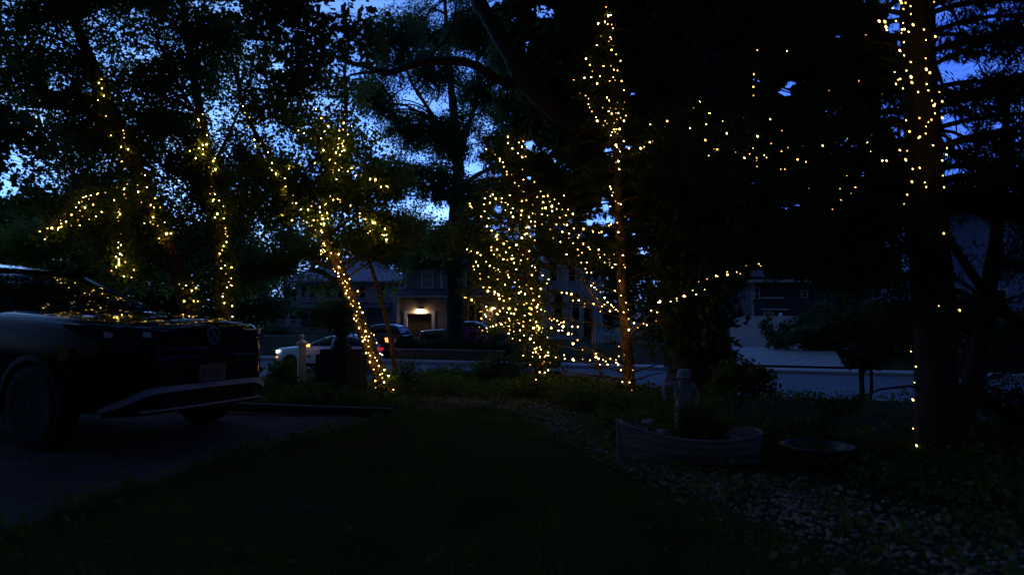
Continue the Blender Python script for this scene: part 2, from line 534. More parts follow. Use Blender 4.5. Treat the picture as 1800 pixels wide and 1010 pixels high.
LS['spruceSide'] = T(940, 330, 6.311, '65,40 28,102 143,90 100,165 92,158 97,95 220,128 323,88 85,228 125,238 127,220 190,205 243,235 193,258 306,242 370,242 422,290 345,305 265,175 168,153 277,331 240,407 325,405 358,412 433,448 78,403 172,460 205,557 284,600 305,657 353,737 307,488 380,507 378,556 425,613 478,553 490,525 540,615 540,628 540,455 597,658 612,682 476,685 525,720 485,749 515,829 576,830 637,470 648,487 741,490 710,498 710,685 708,737 723,771 774,740 776,829 827,792 833,830 829,856 860,882')
LS['spruceTop'] = T(1000, 0, 6.313, '413,80 437,175 465,168 400,243 325,262 430,270 474,275 490,318 355,403 460,415 470,437 445,461 310,502 525,605 190,652 573,677 385,735 467,732 500,775 540,785 260,792 232,722 173,865 248,857 344,849 493,860 512,891 452,899 585,900 55,888 313,928 473,555')
LS['spruceUp'] = T(1000, 150, 5.61, '108,78 166,103 194,132 193,187 202,219 226,258 268,315 280,351 377,121 397,151 478,170 550,167 333,222 407,224 463,232 535,235 422,280 392,258 462,273 488,275 563,300 510,322 472,338 543,351 447,372 358,352 377,378 340,396 443,437 470,430 428,460 393,465 457,460 413,493 480,478 502,432 463,590 474,612 494,628 504,654 427,698 490,749 465,760 497,828 404,997 540,550 593,622 541,50')
LS['swagL'] = T(1120, 150, 5.94, '140,412 160,588 132,594 72,643 38,655 313,372 280,428 413,318 553,447 655,172 587,238 606,312 757,294 722,408 893,373 1026,340 1112,347 1226,394 1390,355 1213,106 1213,18 937,503 712,572 800,660 838,670 748,735 1005,670 1028,697 1120,758 1255,533 1399,607 1212,654 1175,717 1247,757 1247,787 1252,850 1327,730 1352,757 1395,828 1373,852')
LS['swagR'] = T(1300, 60, 5.61, '175,160 315,168 527,100 468,166 140,397 137,523 417,953 706,992 882,558 1178,465 1253,493 1371,450 1213,590 1410,593 895,62 1247,13 1200,540') + \
    T(1320, 220, 5.61, '365,222 302,260 513,209 830,165 952,133 707,202 1148,170 1145,245 1182,260 993,317 846,407 460,337 543,362 698,405 296,434 335,435 948,498 1061,537 898,600 878,628 1030,613 985,670 888,738 807,833 573,620 1253,664 1388,652 1508,775 1542,800 1297,350 1338,350')
LS['pineTop'] = T(1540, 0, 5.61, '240,5 250,30 290,30 340,62 163,83 270,90 343,143 30,210 87,215 197,208 267,228 365,246 97,268 105,297 255,293 280,290 250,327 321,316 472,293 493,398 275,418 235,500 277,547 489,577 343,613 183,712 300,698 495,685 530,718 345,760 217,787 238,780 353,815 197,830 265,872 500,830 516,893 415,908 585,362 573,20 623,908')
LS['pineMid'] = T(1540, 170, 5.316, '522,38 550,68 540,85 550,157 518,215 489,238 405,200 468,280 464,345 410,373 398,385 313,325 281,222 532,455 618,45 618,197 662,480 658,542 618,595 624,737 635,845 342,675 407,665 335,795 455,800 468,843 277,590 222,500 290,505 290,915')
LS['pineFoot'] = T(1580, 520, 3.607, '385,90 253,62 76,350 108,447 99,547 89,657 90,838 112,947') + [(1659, 410)]
LS['reach'] = T(1110, 440, 6.3125, '28,804 70,858 134,812 170,827 273,780 219,667 284,683 296,577 317,565 318,580 434,567 502,532 505,558 583,508 600,508 681,441 720,487 746,347 812,435 840,317 937,280 957,286 1062,238 1065,268 1168,240 1207,258 1272,169 1413,150 1434,172')

# depth of each strand, how far its lamps scatter in depth, lamp size, label
LI = {
    'drape': (9.9, 0.35, 0.0150, 'warm fairy lights sloping down a leafy bough above the black SUV roof'),
    'hang': (9.8, 0.12, 0.0145, 'fairy lights dangling in one vertical line above the SUV windscreen'),
    'trunkA': (10.75, 0.06, 0.0165, 'fairy lights winding up the leaning birch trunk just right of the SUV windscreen'),
    'trunkB': (10.65, 0.06, 0.0165, 'fairy lights winding up the straight birch trunk behind the SUV bonnet'),
    'forkL': (10.45, 0.06, 0.0155, 'fairy lights up the left arm of the forked roadside birch'),
    'forkR': (10.25, 0.25, 0.0150, 'fairy lights scattered in the high right-hand leaves of the forked birch'),
    'fork': (10.4, 0.12, 0.0160, 'dense fairy lights clustered round the fork of the leaning birch'),
    'sprig': (10.2, 0.12, 0.0165, 'short string of lights on a leafy sprig right of the birch fork'),
    'stem': (10.52, 0.07, 0.0165, 'fairy lights wrapped thickly round the lower leaning birch trunk'),
    'bushTop': (11.1, 0.45, 0.0165, 'fairy lights at the thin tip of the broad lit evergreen'),
    'bushMid': (11.0, 0.5, 0.0170, 'fairy lights across the upper middle of the broad lit evergreen'),
    'bushLow': (10.9, 0.5, 0.0170, 'fairy lights across the lower middle of the broad lit evergreen'),
    'bushSkirt': (10.9, 0.5, 0.0170, 'thickest fairy lights in the low skirt of the broad lit evergreen'),
    'bushFoot': (10.8, 0.3, 0.0170, 'fairy lights round the foot of the broad lit evergreen'),
    'boughs': (10.2, 0.3, 0.0185, 'fairy lights along the bare boughs left of the slim spruce trunk'),
    'lowBough': (10.2, 0.15, 0.0185, 'fairy lights along the lowest bare bough just above the road'),
    'spruceStem': (10.5, 0.06, 0.0165, 'sparse fairy lights up the bare lower trunk of the slim spruce'),
    'spruceSide': (10.2, 0.4, 0.0175, 'fairy lights on needled side branches between evergreen and slim spruce'),
    'spruceTop': (9.8, 0.3, 0.0150, 'fairy lights at the very top of the slim spruce'),
    'spruceUp': (9.9, 0.3, 0.0160, 'fairy lights bunched at the upper trunk of the slim spruce'),
    'swagL': (8.2, 0.3, 0.0150, 'loose swag of fairy lights across the dark gap between spruce and big trunk'),
    'swagR': (7.4, 0.3, 0.0120, 'sparse fairy lights in the dark needles left of the wrapped pine'),
    'pineTop': (5.62, 0.05, 0.0118, 'bright fairy lights spiralling round the upper pine trunk'),
    'pineMid': (5.62, 0.05, 0.0115, 'fairy lights round the middle of the wrapped pine trunk'),
    'pineFoot': (5.6, 0.05, 0.0095, 'last few dim lights at the foot of the wrapped pine'),
    'reach': (9.6, 0.12, 0.0165, 'single line of lights along a bare bough rising to the right'),
}
BULBS = []                       # (px, py, Y)
for k in LS:
    y0, sp = LI[k][0], LI[k][1]
    rr = random.Random(len(k) * 7 + ord(k[0]))
    LS[k] = [(a, b, y0 + rr.uniform(-sp, sp)) for a, b in LS[k]]
    BULBS += LS[k]

# how much leaf is missing where the sky shows between the crowns, and where lamps peep through
W2, H2 = 900, 505
yy, xx = np.mgrid[0:H2, 0:W2]
OPEN = np.zeros((H2, W2), np.float32)
GAPS = '''30,285,48,45,.9 15,325,40,22,.95 104,142,30,14,.85 150,155,16,8,.8 190,16,32,12,.6 6,33,14,12,.8 55,68,30,9,.6 437,80,18,15,.95 407,110,30,12,.6 255,98,32,10,.6 386,193,28,20,.65
485,258,30,22,.93 437,256,15,15,.85 528,272,26,14,.75 540,230,15,9,.6 678,256,26,20,.95 628,208,14,10,.8 622,302,16,12,.85 690,285,20,10,.75 623,278,10,7,.7 655,212,14,12,.6
577,10,40,16,.97 555,40,32,20,.85 591,68,14,12,.9 489,118,26,12,.85 667,3,26,11,.95 865,3,16,9,.95 640,0,14,8,.9 500,90,20,10,.5
688,140,16,10,.8 735,172,24,16,.85 773,122,18,8,.85 700,250,16,10,.6 700,368,26,16,.97 730,376,26,14,.9 758,318,16,11,.75 788,362,16,11,.75 715,330,16,12,.6 705,190,14,10,.6 820,140,14,8,.6 840,100,30,12,.45 760,60,40,20,.35 850,215,16,12,.5 690,85,12,12,.7
950,20,22,16,.85 903,30,10,10,.8 923,80,9,14,.85 1066,263,14,9,.97 1105,232,15,13,.95 1105,257,9,9,.9 1037,235,11,9,.85 947,262,26,8,.7 930,254,9,10,.95 974,280,10,6,.7 1108,165,10,7,.8 1111,94,7,7,.8 1232,30,9,7,.9 1329,142,11,5,.9 1340,30,10,6,.5
1062,358,7,13,.98 1020,413,13,9,.98 1037,390,9,6,.95 990,418,22,6,.88 1063,415,10,6,.92 981,399,15,5,.9 1072,384,7,7,.9 1113,412,7,8,.9 995,390,8,6,.7 929,311,7,7,.95 874,366,8,6,.9 909,374,6,6,.9 826,245,9,9,.85 823,294,6,11,.85 842,285,8,6,.7 842,298,6,7,.7 1125,440,12,10,.75 1140,455,8,6,.7
1377,163,13,11,1 1388,146,10,7,1 1460,197,22,11,.75 1546,80,11,9,.85 1475,65,9,6,.9 1475,170,9,5,.8 1579,32,20,28,.93 1568,52,12,10,.9 1650,18,20,14,.97 1672,132,24,26,.9 1575,77,14,9,.85 1582,151,9,7,.95 1691,130,12,18,.85 1643,36,9,9,.85 1583,217,16,11,.92 1562,196,14,14,.7 1668,226,22,24,.85 1657,235,14,16,.85 1692,240,16,18,.8 1662,303,12,9,.85 1690,333,16,9,.75 1681,300,12,7,.7
1570,223,14,8,.8 1323,327,6,8,.95 1401,360,9,7,.92 1379,364,8,5,.85 1518,307,9,6,.88 1455,272,10,5,.88 1535,150,12,8,.5 1742,27,13,9,.85 1706,119,22,12,.88 1760,226,16,11,.8 1792,238,12,12,.8 1694,243,14,14,.7 1720,180,30,16,.45 1730,80,30,14,.4 1700,300,20,12,.5 1680,55,20,16,.4
1700,400,46,26,.8 1720,430,34,30,.75 1705,500,32,26,.9 1668,460,18,20,.8 1760,400,34,22,.6 1740,440,20,12,.5 1597,470,14,6,.7 745,525,48,62,.97 640,490,62,36,.75 540,500,50,40,.45 1335,520,30,50,1 1315,590,40,34,1 1400,560,60,70,.8 860,545,40,30,.5 1010,520,60,80,.5'''
nzg = np.zeros((H2, W2), np.float32)
for q in range(7):
    a = rng.uniform(0, 2 * PI)
    fq = rng.uniform(0.12, 0.5)
    nzg += np.sin(xx * fq * math.cos(a) + yy * fq * math.sin(a) + rng.uniform(0, 6)).astype(np.float32)
for g in GAPS.split():
    cx, cy, rx, ry, s = (float(t) for t in g.split(','))
    d = ((xx * 2 - cx) / rx) ** 2 + ((yy * 2 - cy) / ry) ** 2 + nzg * 0.14
    OPEN = np.maximum(OPEN, min(1, s * (0.86 if cx < 640 else (0.72 if cx < 870 and cy < 440 else 1.06))) * np.clip(1.6 - d, 0, 1))
air = np.zeros((H2, W2), np.float32)          # airy crowns: many small holes rather than a solid mass
for q in range(9):
    a = rng.uniform(0, 2 * PI)
    fq = rng.uniform(0.03, 0.16)
    air += np.sin(xx * fq * math.cos(a) + yy * fq * math.sin(a) * 1.5 + rng.uniform(0, 6)).astype(np.float32)
lx_ = np.clip((900 - xx * 2) / 160, 0, 1) * np.clip((420 - yy * 2) / 160, 0.0, 1)
top_ = np.exp(-(((xx * 2 - 500) / 130) ** 2 + ((yy * 2 - 70) / 110) ** 2))
OPEN = np.maximum(OPEN, np.clip(0.20 + 0.13 * air + 0.30 * top_, 0.0, 0.68) * lx_)
BY = np.zeros((H2, W2), np.float32)
for a, b, y in BULBS:
    i0, j0 = int(b / 2), int(a / 2)
    for di in range(-3, 4):
        for dj in range(-3, 4):
            if di * di + dj * dj <= 8 and 0 <= i0 + di < H2 and 0 <= j0 + dj < W2:
                BY[i0 + di, j0 + dj] = max(BY[i0 + di, j0 + dj], y)


def thin(c, keep_gaps=True, seed=0):
    """which leaves stay: none right in front of a lamp, few where the crowns stand apart"""
    r = np.random.default_rng(seed)
    px, py, yc = proj(c)
    ok = (px > 1) & (px < 1799) & (py > 1) & (py < 1009)
    i = np.clip(py / 2, 0, H2 - 1).astype(int)
    j = np.clip(px / 2, 0, W2 - 1).astype(int)
    u = r.random(len(c))
    cut = np.zeros(len(c), bool)
    if keep_gaps:
        cut |= ok & (u < OPEN[i, j])
    cut |= ok & (BY[i, j] > yc + 0.02) & (r.random(len(c)) < 0.93)
    near = (yc < 1.6) & (np.abs(px - 900) < 1300)
    return ~(cut | near)
# ---------------------------------------------------------------- foliage
def unit(a):
    return a / np.maximum(np.linalg.norm(a, axis=1, keepdims=True), 1e-6)


def foliage(name, cen, dr, m, parent, origin, L=0.3, k=10, size=0.06, aspect=0.6, droop=0.4, seed=1, gaps=True, scat=0.16, flat=0.0, follow=0.6, lobed=False):
    """leaves set along many short twigs: cen twig middles, dr twig directions"""
    r = np.random.default_rng(seed)
    n = len(cen)
    t = r.uniform(-0.5, 0.5, (n, k, 1)) * L * r.uniform(0.6, 1.3, (n, 1, 1))
    c = cen[:, None, :] + dr[:, None, :] * t + r.normal(0, scat * L, (n, k, 3)) * np.array([1, 1, 1 - flat * 0.8])
    d = r.normal(0, 1, (n, k, 3)) + dr[:, None, :] * follow * 2 + np.array([0, 0, -droop * 1.6])
    c = c.reshape(-1, 3)
    d = unit(d.reshape(-1, 3))
    keep = thin(c, gaps, seed + 3)
    c, d = c[keep], d[keep]
    n = len(c)
    s = (size * r.uniform(0.6, 1.35, (n, 1)))
    nrm = r.normal(0, 1, (n, 3)) + np.array([0, 0, 1.2 + flat * 3])
    sd = unit(np.cross(d, nrm))
    up = unit(np.cross(sd, d))
    w = s * aspect * 0.5
    if lobed:                      # three-pointed leaf
        v = np.stack([c - d * s * 0.5, c - d * s * 0.15 - sd * w, c + d * s * 0.12 - sd * w * 0.55, c + d * s * 0.5,
                      c + d * s * 0.12 + sd * w * 0.55, c - d * s * 0.15 + sd * w], 1).reshape(-1, 3)
        f = np.arange(n * 6).reshape(-1, 6)
    else:
        v = np.stack([c - d * s * 0.5, c - d * s * 0.08 + sd * w + up * w * 0.25, c + d * s * 0.5, c - d * s * 0.08 - sd * w + up * w * 0.25], 1).reshape(-1, 3)
        f = np.arange(n * 4).reshape(-1, 4)
    return arr_mesh(name, v, f, m, parent, origin)


def blob(c, rad, n, r, clump=0.55, nf=1.6, lo=-0.15):
    """n twig middles inside an ellipsoid, bunched into clumps with air between"""
    out = []
    ph = r.uniform(0, 6.28, (6,))
    kk = r.normal(0, nf, (6, 3))
    got = 0
    while got < n:
        u = unit(r.normal(0, 1, (n * 3, 3))) * (r.random((n * 3, 1)) ** 0.42)
        p = u * np.array(rad) + np.array(c)
        f = np.sin(p @ kk.T + ph).sum(1) / 2.4
        q = p[f > (lo + clump * 0.6 * r.normal(0, 0.35, len(p)))]
        out.append(q)
        got += len(q)
        lo -= 0.25
    p = np.concatenate(out)[:n]
    d = unit((p - np.array(c)) / np.array(rad) + r.normal(0, 0.55, p.shape) + np.array([0, 0, 0.05]))
    return p, d


def path(pts, rad):
    """(points, radii) smoothed with a Catmull-Rom pass"""
    pts = [Vector(p) for p in pts]
    if not hasattr(rad, '__len__'):
        rad = [rad] * len(pts)
    o, q = [], []
    n = len(pts)
    for i in range(n - 1):
        p0, p1, p2, p3 = pts[max(i - 1, 0)], pts[i], pts[i + 1], pts[min(i + 2, n - 1)]
        for s in range(4):
            t = s / 4
            o.append(0.5 * ((2 * p1) + (p2 - p0) * t + (2 * p0 - 5 * p1 + 4 * p2 - p3) * t * t + (3 * p1 - p0 - 3 * p2 + p3) * t ** 3))
            q.append(rad[i] + (rad[i + 1] - rad[i]) * t)
    o.append(pts[-1])
    q.append(rad[-1])
    return o, q


def rough_tube(mb, pts, rad, n=9, seed=0, amt=0.10, flare=0.0):
    rr = random.Random(seed)
    rad = [r * (1 + rr.uniform(-amt, amt)) for r in rad]
    if flare:
        for i in range(min(4, len(rad))):
            rad[i] *= 1 + flare * (1 - i / 4) ** 2
    mb.tube(pts, rad, n)


def twigs_to(mb, stems, cen, r, every=9, thick=0.008, sag=0.12):
    """thin limbs from the nearest stem out to some of the twigs"""
    sp = np.array([p[:] for st in stems for p in st[0]])
    sr = np.array([x for st in stems for x in st[1]])
    for i in range(0, len(cen), every):
        c = cen[i]
        dd = np.linalg.norm(sp - c, axis=1) + np.maximum(sp[:, 2] - c[2] + 0.25, 0) * 2.5
        j = int(np.argmin(dd))
        a = Vector(sp[j])
        b = Vector(c)
        ln = (b - a).length
        if ln < 0.25 or ln > 6:
            continue
        m1 = a.lerp(b, 0.35) + Vector((r.normal(0, .06), r.normal(0, .06), 0.10)) * ln
        m2 = a.lerp(b, 0.7) + Vector((r.normal(0, .05), r.normal(0, .05), 0.08 - sag * 0.3)) * ln
        r0 = min(sr[j] * 0.6, thick * (0.7 + ln * 0.8))
        pp, rr = path([a, m1, m2, b], [r0, r0 * 0.7, r0 * 0.45, r0 * 0.2])
        mb.tube(pp, rr, 5, False)


def by_lamps(keys, r, m=3):
    """twigs the lamps are clipped to: just behind and beside each lamp"""
    p, d = [], []
    for k in keys:
        for a, b, y in LS[k]:
            q = P(a, b, y)
            for w in range(m):
                p.append((q.x + r.normal(0, .05), y + r.uniform(.025, .10), q.z + r.normal(0, .05)))
                d.append((r.normal(0, 1), r.normal(0, .5), r.normal(0, .6)))
    return np.array(p), unit(np.array(d))


def leafy_tree(name, label, group, stems, blobs, bark, leaf, size=0.058, L=0.34, k=16, every=10, thick=0.008, seed=1, cat='tree', aspect=0.62, droop=0.45, gaps=True, flare=0.5, lobed=False, nf=1.6, lo=-0.15, dens=1.0, lit=()):
    """stems: list of (points, radii); blobs: list of (centre, radii, twigs)"""
    base = stems[0][0][0]
    root = thing(name, label, cat, base, 0, group)
    r = np.random.default_rng(seed)
    sm = [path(p, q) for p, q in stems]
    mb = MB()
    for i, (p, q) in enumerate(sm):
        rough_tube(mb, p, q, 10, seed + i, 0.09, flare if i == 0 else 0)
    cs, ds = [], []
    for c, rad, n in blobs:
        p, d = blob(c, rad, int(n * dens), r, nf=nf, lo=lo)
        cs.append(p)
        ds.append(d)
    if lit:
        p, d = by_lamps(lit, r)
        cs.append(p)
        ds.append(d)
    cs, ds = np.concatenate(cs), np.concatenate(ds)
    twigs_to(mb, sm, cs, r, every, thick)
    mb.build('trunk', bark, root, base, True, fix=False)
    foliage('crown', cs, ds, leaf, root, base, L, k, size, aspect, droop, seed + 50, gaps, lobed=lobed)
    return root


def conifer(name, label, group, stem, spec, bark, leaf, seed=1, cat='tree', size=0.06, aspect=0.16, k=26, twL=0.34, tw_every=0.16, extra=None, gaps=True, flare=0.4, sidew=0.55):
    """spec: function(t) -> (branch length, droop, count weight) with t 0 at the stem foot"""
    base = stem[0][0]
    root = thing(name, label, cat, base, 0, group)
    r = np.random.default_rng(seed)
    p, q = path(*stem)
    mb = MB()
    rough_tube(mb, p, q, 12, seed, 0.07, flare)
    cs, ds = [], []
    for (t, az, ln, droop, bare, thick) in spec(r):
        i = min(int(t * (len(p) - 1)), len(p) - 1)
        a = Vector(p[i])
        o = Vector((math.cos(az), math.sin(az), 0))
        pts, nn = [], 6
        for j in range(nn + 1):
            s = j / nn
            pts.append(a + o * ln * s + Vector((r.normal(0, .02) * ln * s, r.normal(0, .02) * ln * s, -droop * ln * s * s + 0.08 * ln * math.sin(s * PI))))
        mb.tube(pts, [max(thick * (1 - 0.85 * j / nn), 0.003) for j in range(nn + 1)], 5, False)
        nt = max(2, int(ln / tw_every))
        for w in range(nt):
            s = bare + (1 - bare) * (w + r.random()) / nt
            if s >= 1:
                continue
            f = s * nn
            j = min(int(f), nn - 1)
            c = pts[j].lerp(pts[j + 1], f - j)
            sgn = 1 if w % 2 else -1
            ang = az + sgn * r.uniform(0.5, 1.1)
            d = Vector((math.cos(ang), math.sin(ang), r.uniform(-0.5, 0.15))).normalized()
            l2 = twL * (1.15 - s * 0.6)
            c = c + d * l2 * 0.5
            cs.append(c[:])
            ds.append(d[:])
    if extra is not None:
        cs += extra[0]
        ds += extra[1]
    mb.build('trunk', bark, root, base, True, fix=False)
    foliage('crown', np.array(cs), np.array(ds), leaf, root, base, twL, k, size, aspect, 0.25, seed + 9, gaps, scat=0.10, flat=0.4, follow=0.8)
    return root


def PB(px, py, Y, rx, ry, rz, n):
    return (P(px, py, Y)[:], (rx, ry, rz), n)


def stemP(Y, txt, r0, r1, dy=0.0):
    """a stem drawn through photo pixels at one depth (drifting by dy)"""
    pp = [tuple(float(v) for v in s.split(',')) for s in txt.split()]
    n = len(pp)
    pts = [P(a, b, Y + dy * i / (n - 1)) for i, (a, b) in enumerate(pp)]
    return pts, [r0 + (r1 - r0) * (i / (n - 1)) for i in range(n)]


GB = 'river birches wound with fairy lights'
# the forked birch, leaning left from the end of the drive
st = [stemP(10.7, '684,697 672,668 655,628 640,585 622,540 607,500 592,462 577,422 566,392', 0.125, 0.085),
      stemP(10.7, '566,394 545,362 520,330 497,300 470,268 448,232 430,190 414,130 400,60', 0.070, 0.020, 0.3),
      stemP(10.7, '567,394 578,355 589,320 592,285 599,245 608,190 606,130 615,60', 0.060, 0.016, -0.2),
      stemP(10.6, '575,420 600,396 632,378 660,388 690,402 716,420', 0.03, 0.006, -0.5),
      stemP(10.7, '520,332 490,330 455,322 420,330 385,352', 0.025, 0.006, -0.4)]
bl = [PB(430, 150, 10.9, 1.0, 1.1, 0.75, 230), PB(560, 150, 10.7, 1.1, 1.2, 0.8, 240), PB(625, 235, 10.5, 0.75, 1.0, 0.6, 190),
      PB(500, 225, 11.2, 0.7, 0.8, 0.6, 170), PB(535, 310, 10.9, 0.75, 0.8, 0.5, 210), PB(625, 335, 10.9, 0.8, 0.9, 0.5, 230),
      PB(455, 355, 10.9, 0.75, 0.8, 0.5, 200), PB(690, 400, 10.7, 0.5, 0.6, 0.28, 130), PB(640, 430, 11, 0.7, 0.7, 0.3, 130),
      PB(560, 440, 11.2, 0.8, 0.7, 0.35, 110), PB(700, 300, 11.2, 0.7, 0.8, 0.5, 120), PB(755, 420, 11.2, 0.5, 0.6, 0.35, 80),
      PB(460, 450, 11.2, 0.6, 0.6, 0.35, 110), PB(590, 505, 11, 0.5, 0.4, 0.25, 22), PB(690, 500, 11, 0.5, 0.4, 0.2, 16), PB(480, 270, 11.5, .5, .5, .4, 90)]
leafy_tree('birch_tree', 'leaning forked birch wrapped in lights at the end of the drive', GB, st, bl, M_BARK_B, M_LEAF_B, dens=1.5, lit=('forkL', 'forkR', 'fork', 'sprig'), seed=21, every=14, lobed=True, aspect=0.8)

# its slim unlit neighbour
st = [stemP(10.9, '700,690 692,630 680,565 664,505 648,455 634,412 624,350 612,280', 0.045, 0.012)]
bl = [PB(625, 330, 11.1, 0.5, 0.6, 0.4, 60), PB(660, 440, 11.0, 0.4, 0.4, 0.25, 45)]
leafy_tree('birch_tree', 'slim unlit birch stem standing right beside the leaning lit birch', None, st, bl, M_BARK_B, M_LEAF_B, seed=22, every=8, lobed=True, aspect=0.8)

# the two lit stems behind the SUV
st = [stemP(10.85, '394,640 394,560 391,490 386,430 377,350 368,290 356,220 340,130 322,20 312,-80', 0.135, 0.04),
      stemP(10.8, '372,300 400,240 430,170 450,90', 0.03, 0.008),
      stemP(10.85, '360,225 320,160 285,90 260,10', 0.035, 0.01)]
bl = [PB(330, 60, 11.0, 1.2, 1.3, 0.9, 430), PB(420, 40, 11.2, 0.9, 1.2, 0.9, 300), PB(300, 170, 11.4, 1.0, 1.1, 0.7, 280),
      PB(400, 270, 11.5, 0.8, 0.9, 0.6, 210), PB(330, 330, 11.7, 0.8, 0.8, 0.6, 200), PB(440, 410, 11.8, 0.8, 0.8, 0.6, 180),
      PB(350, -90, 10.4, 1.8, 1.8, 0.9, 480), PB(345, 430, 11.9, 0.7, 0.6, 0.5, 130), PB(310, 255, 11.9, .6, .5, .5, 160), PB(420, 480, 12, .6, .5, .4, 120), PB(280, 215, 12.2, .8, .5, .5, 170), PB(400, 330, 12.2, .7, .5, .5, 150), PB(340, 130, 12, .9, .6, .5, 150)]
leafy_tree('birch_tree', 'upright birch with lights on its trunk behind the SUV bonnet', GB, st, bl, M_BARK_B, M_LEAF_B, dens=1.5, lit=('trunkB',), seed=23, every=13, lobed=True, aspect=0.8)

st = [stemP(10.95, '352,640 334,545 312,480 292,425 270,372 252,322 232,275 212,232 190,178 168,125 140,60 112,-20 90,-100', 0.15, 0.06),
      stemP(10.9, '255,328 225,330 185,345 140,365 105,392 72,425', 0.035, 0.008, -1.1),
      stemP(10.6, '222,340 212,360 209,400 208,450 206,490', 0.010, 0.004, -0.5),
      stemP(10.9, '215,238 160,200 110,185 50,190', 0.04, 0.01, -0.5),
      stemP(10.9, '160,110 100,66 40,60 -40,70', 0.04, 0.01, -0.5)]
bl = [PB(60, 60, 10.6, 1.2, 1.3, 0.9, 420), PB(190, 50, 10.8, 1.1, 1.2, 0.9, 380), PB(80, 190, 10.9, 1.2, 1.1, 0.6, 330),
      PB(210, 170, 11.4, 0.9, 0.9, 0.7, 230), PB(130, 270, 11.0, 1.2, 0.9, 0.55, 330), PB(230, 300, 11.6, 0.8, 0.8, 0.6, 200),
      PB(130, 375, 10.5, 0.85, 0.6, 0.35, 200), PB(260, 400, 11.8, 0.7, 0.7, 0.6, 160), PB(205, 450, 10.4, 0.35, 0.4, 0.45, 90),
      PB(60, 430, 12.2, 1.0, 0.7, 0.4, 190), PB(120, -90, 10.2, 1.8, 2.0, 0.9, 480), PB(-60, 120, 9.5, 1.0, 1.6, 1.5, 300),
      PB(270, 475, 12.4, 0.6, 0.5, 0.4, 90), PB(10, 330, 10.6, 0.5, 0.6, 0.5, 90), PB(150, 455, 12.2, 0.9, 0.6, 0.3, 130), PB(230, 375, 12.0, .6, .5, .5, 150), PB(170, 420, 12.2, .7, .5, .4, 150), PB(60, 130, 11.2, .9, .8, .5, 160), PB(180, 330, 12.2, .8, .5, .5, 150), PB(110, 235, 12, .9, .6, .5, 150), PB(230, 240, 12, .7, .6, .5, 130)]
leafy_tree('birch_tree', 'birch leaning left with lights, rising behind the SUV windscreen', GB, st, bl, M_BARK_B, M_LEAF_B, dens=1.5, lit=('drape', 'hang', 'trunkA'), seed=24, every=13, lobed=True, aspect=0.8)

# the great dark tree in the middle of the right half, its limb arching left across the top
bt = P(1228, 684, 11.2)
st = [([Vector((bt.x, 11.2, -0.35)), P(1226, 600, 11.2), P(1222, 450, 11.2), P(1216, 300, 11.2), P(1210, 150, 11.2), P(1204, 0, 11.2), P(1200, -200, 11.2), P(1196, -420, 11.2)],
       [0.50, 0.44, 0.41, 0.38, 0.34, 0.31, 0.26, 0.2]),
      stemP(11.0, '1208,250 1120,240 1030,222 965,185 920,140 894,92 867,45 840,0 815,-60 790,-140', 0.19, 0.10, 0.6),
      stemP(11.6, '930,155 900,146 870,138 848,122 820,110 790,107 750,108 715,117 688,127 668,126', 0.09, 0.05, -1.6),
      stemP(10.0, '668,126 640,116 612,108 596,88 572,66 545,54 515,50', 0.045, 0.012, -0.5),
      stemP(10.0, '672,126 640,128 618,132 600,140', 0.03, 0.008, -0.2),
      stemP(10.6, '750,108 760,95 790,60 800,20 804,-40', 0.03, 0.012, -0.2)]
bl = [PB(1000, 60, 12.6, 1.3, 1.3, 1.3, 420), PB(1150, 60, 13.0, 1.3, 1.3, 1.2, 420), PB(1300, 50, 13.2, 1.4, 1.3, 1.2, 420),
      PB(1430, 60, 13.4, 1.2, 1.2, 1.2, 330), PB(960, 180, 12.8, 0.9, 1.0, 0.9, 230), PB(1130, 200, 13.0, 1.3, 1.2, 1.0, 360),
      PB(1280, 210, 13.2, 1.3, 1.2, 1.1, 420), PB(1420, 220, 13.4, 1.2, 1.2, 1.1, 360), PB(1180, 330, 13.0, 1.0, 1.0, 0.9, 330),
      PB(1300, 350, 13.0, 1.2, 1.1, 0.9, 380), PB(1430, 370, 13.3, 1.2, 1.1, 0.9, 340), PB(1260, 450, 12.9, 1.0, 0.9, 0.6, 240),
      PB(1390, 440, 13.3, 1.0, 0.9, 0.5, 200), PB(1530, 130, 13.6, 1.0, 1.0, 1.3, 220), PB(1540, 330, 13.6, 1.0, 1.0, 1.0, 240),
      PB(1200, 560, 12.4, 0.7, 0.5, 0.7, 130), PB(1080, 420, 13.2, 0.7, 0.9, 0.8, 150), PB(940, 330, 13.4, 0.7, 0.8, 0.8, 150),
      PB(1010, 300, 13.2, 0.7, 0.8, 0.8, 170), PB(905, 60, 12.5, 0.5, 0.8, 0.9, 90), PB(1500, 470, 13.6, 0.9, 0.8, 0.5, 150),
      PB(1150, -160, 11.0, 3.2, 2.6, 1.0, 900), PB(1000, 420, 13.6, 0.6, 0.7, 0.35, 60), PB(960, 130, 11.6, .5, .5, .6, 110), PB(1030, 230, 11.6, .6, .5, .6, 150), PB(1120, 300, 11.3, .6, .5, .6, 150), PB(1220, 330, 10.4, .75, .3, .75, 170), PB(1230, 480, 10.4, .6, .3, .6, 110), PB(1180, 60, 10.5, .5, .3, .5, 60), PB(1205, 585, 10.45, .55, .2, .35, 45), PB(1270, 600, 10.6, .35, .2, .4, 35), PB(1000, 100, 11.2, .5, .5, .5, 90)]
leafy_tree('cedar_tree', 'massive dark cedar with thick bare trunk standing behind the boat planter', None, st, bl, M_BARK_C, M_LEAF_D, size=0.15, L=0.5, k=20, dens=1.7, lo=-0.6, seed=25, every=44, thick=0.012, aspect=0.5)
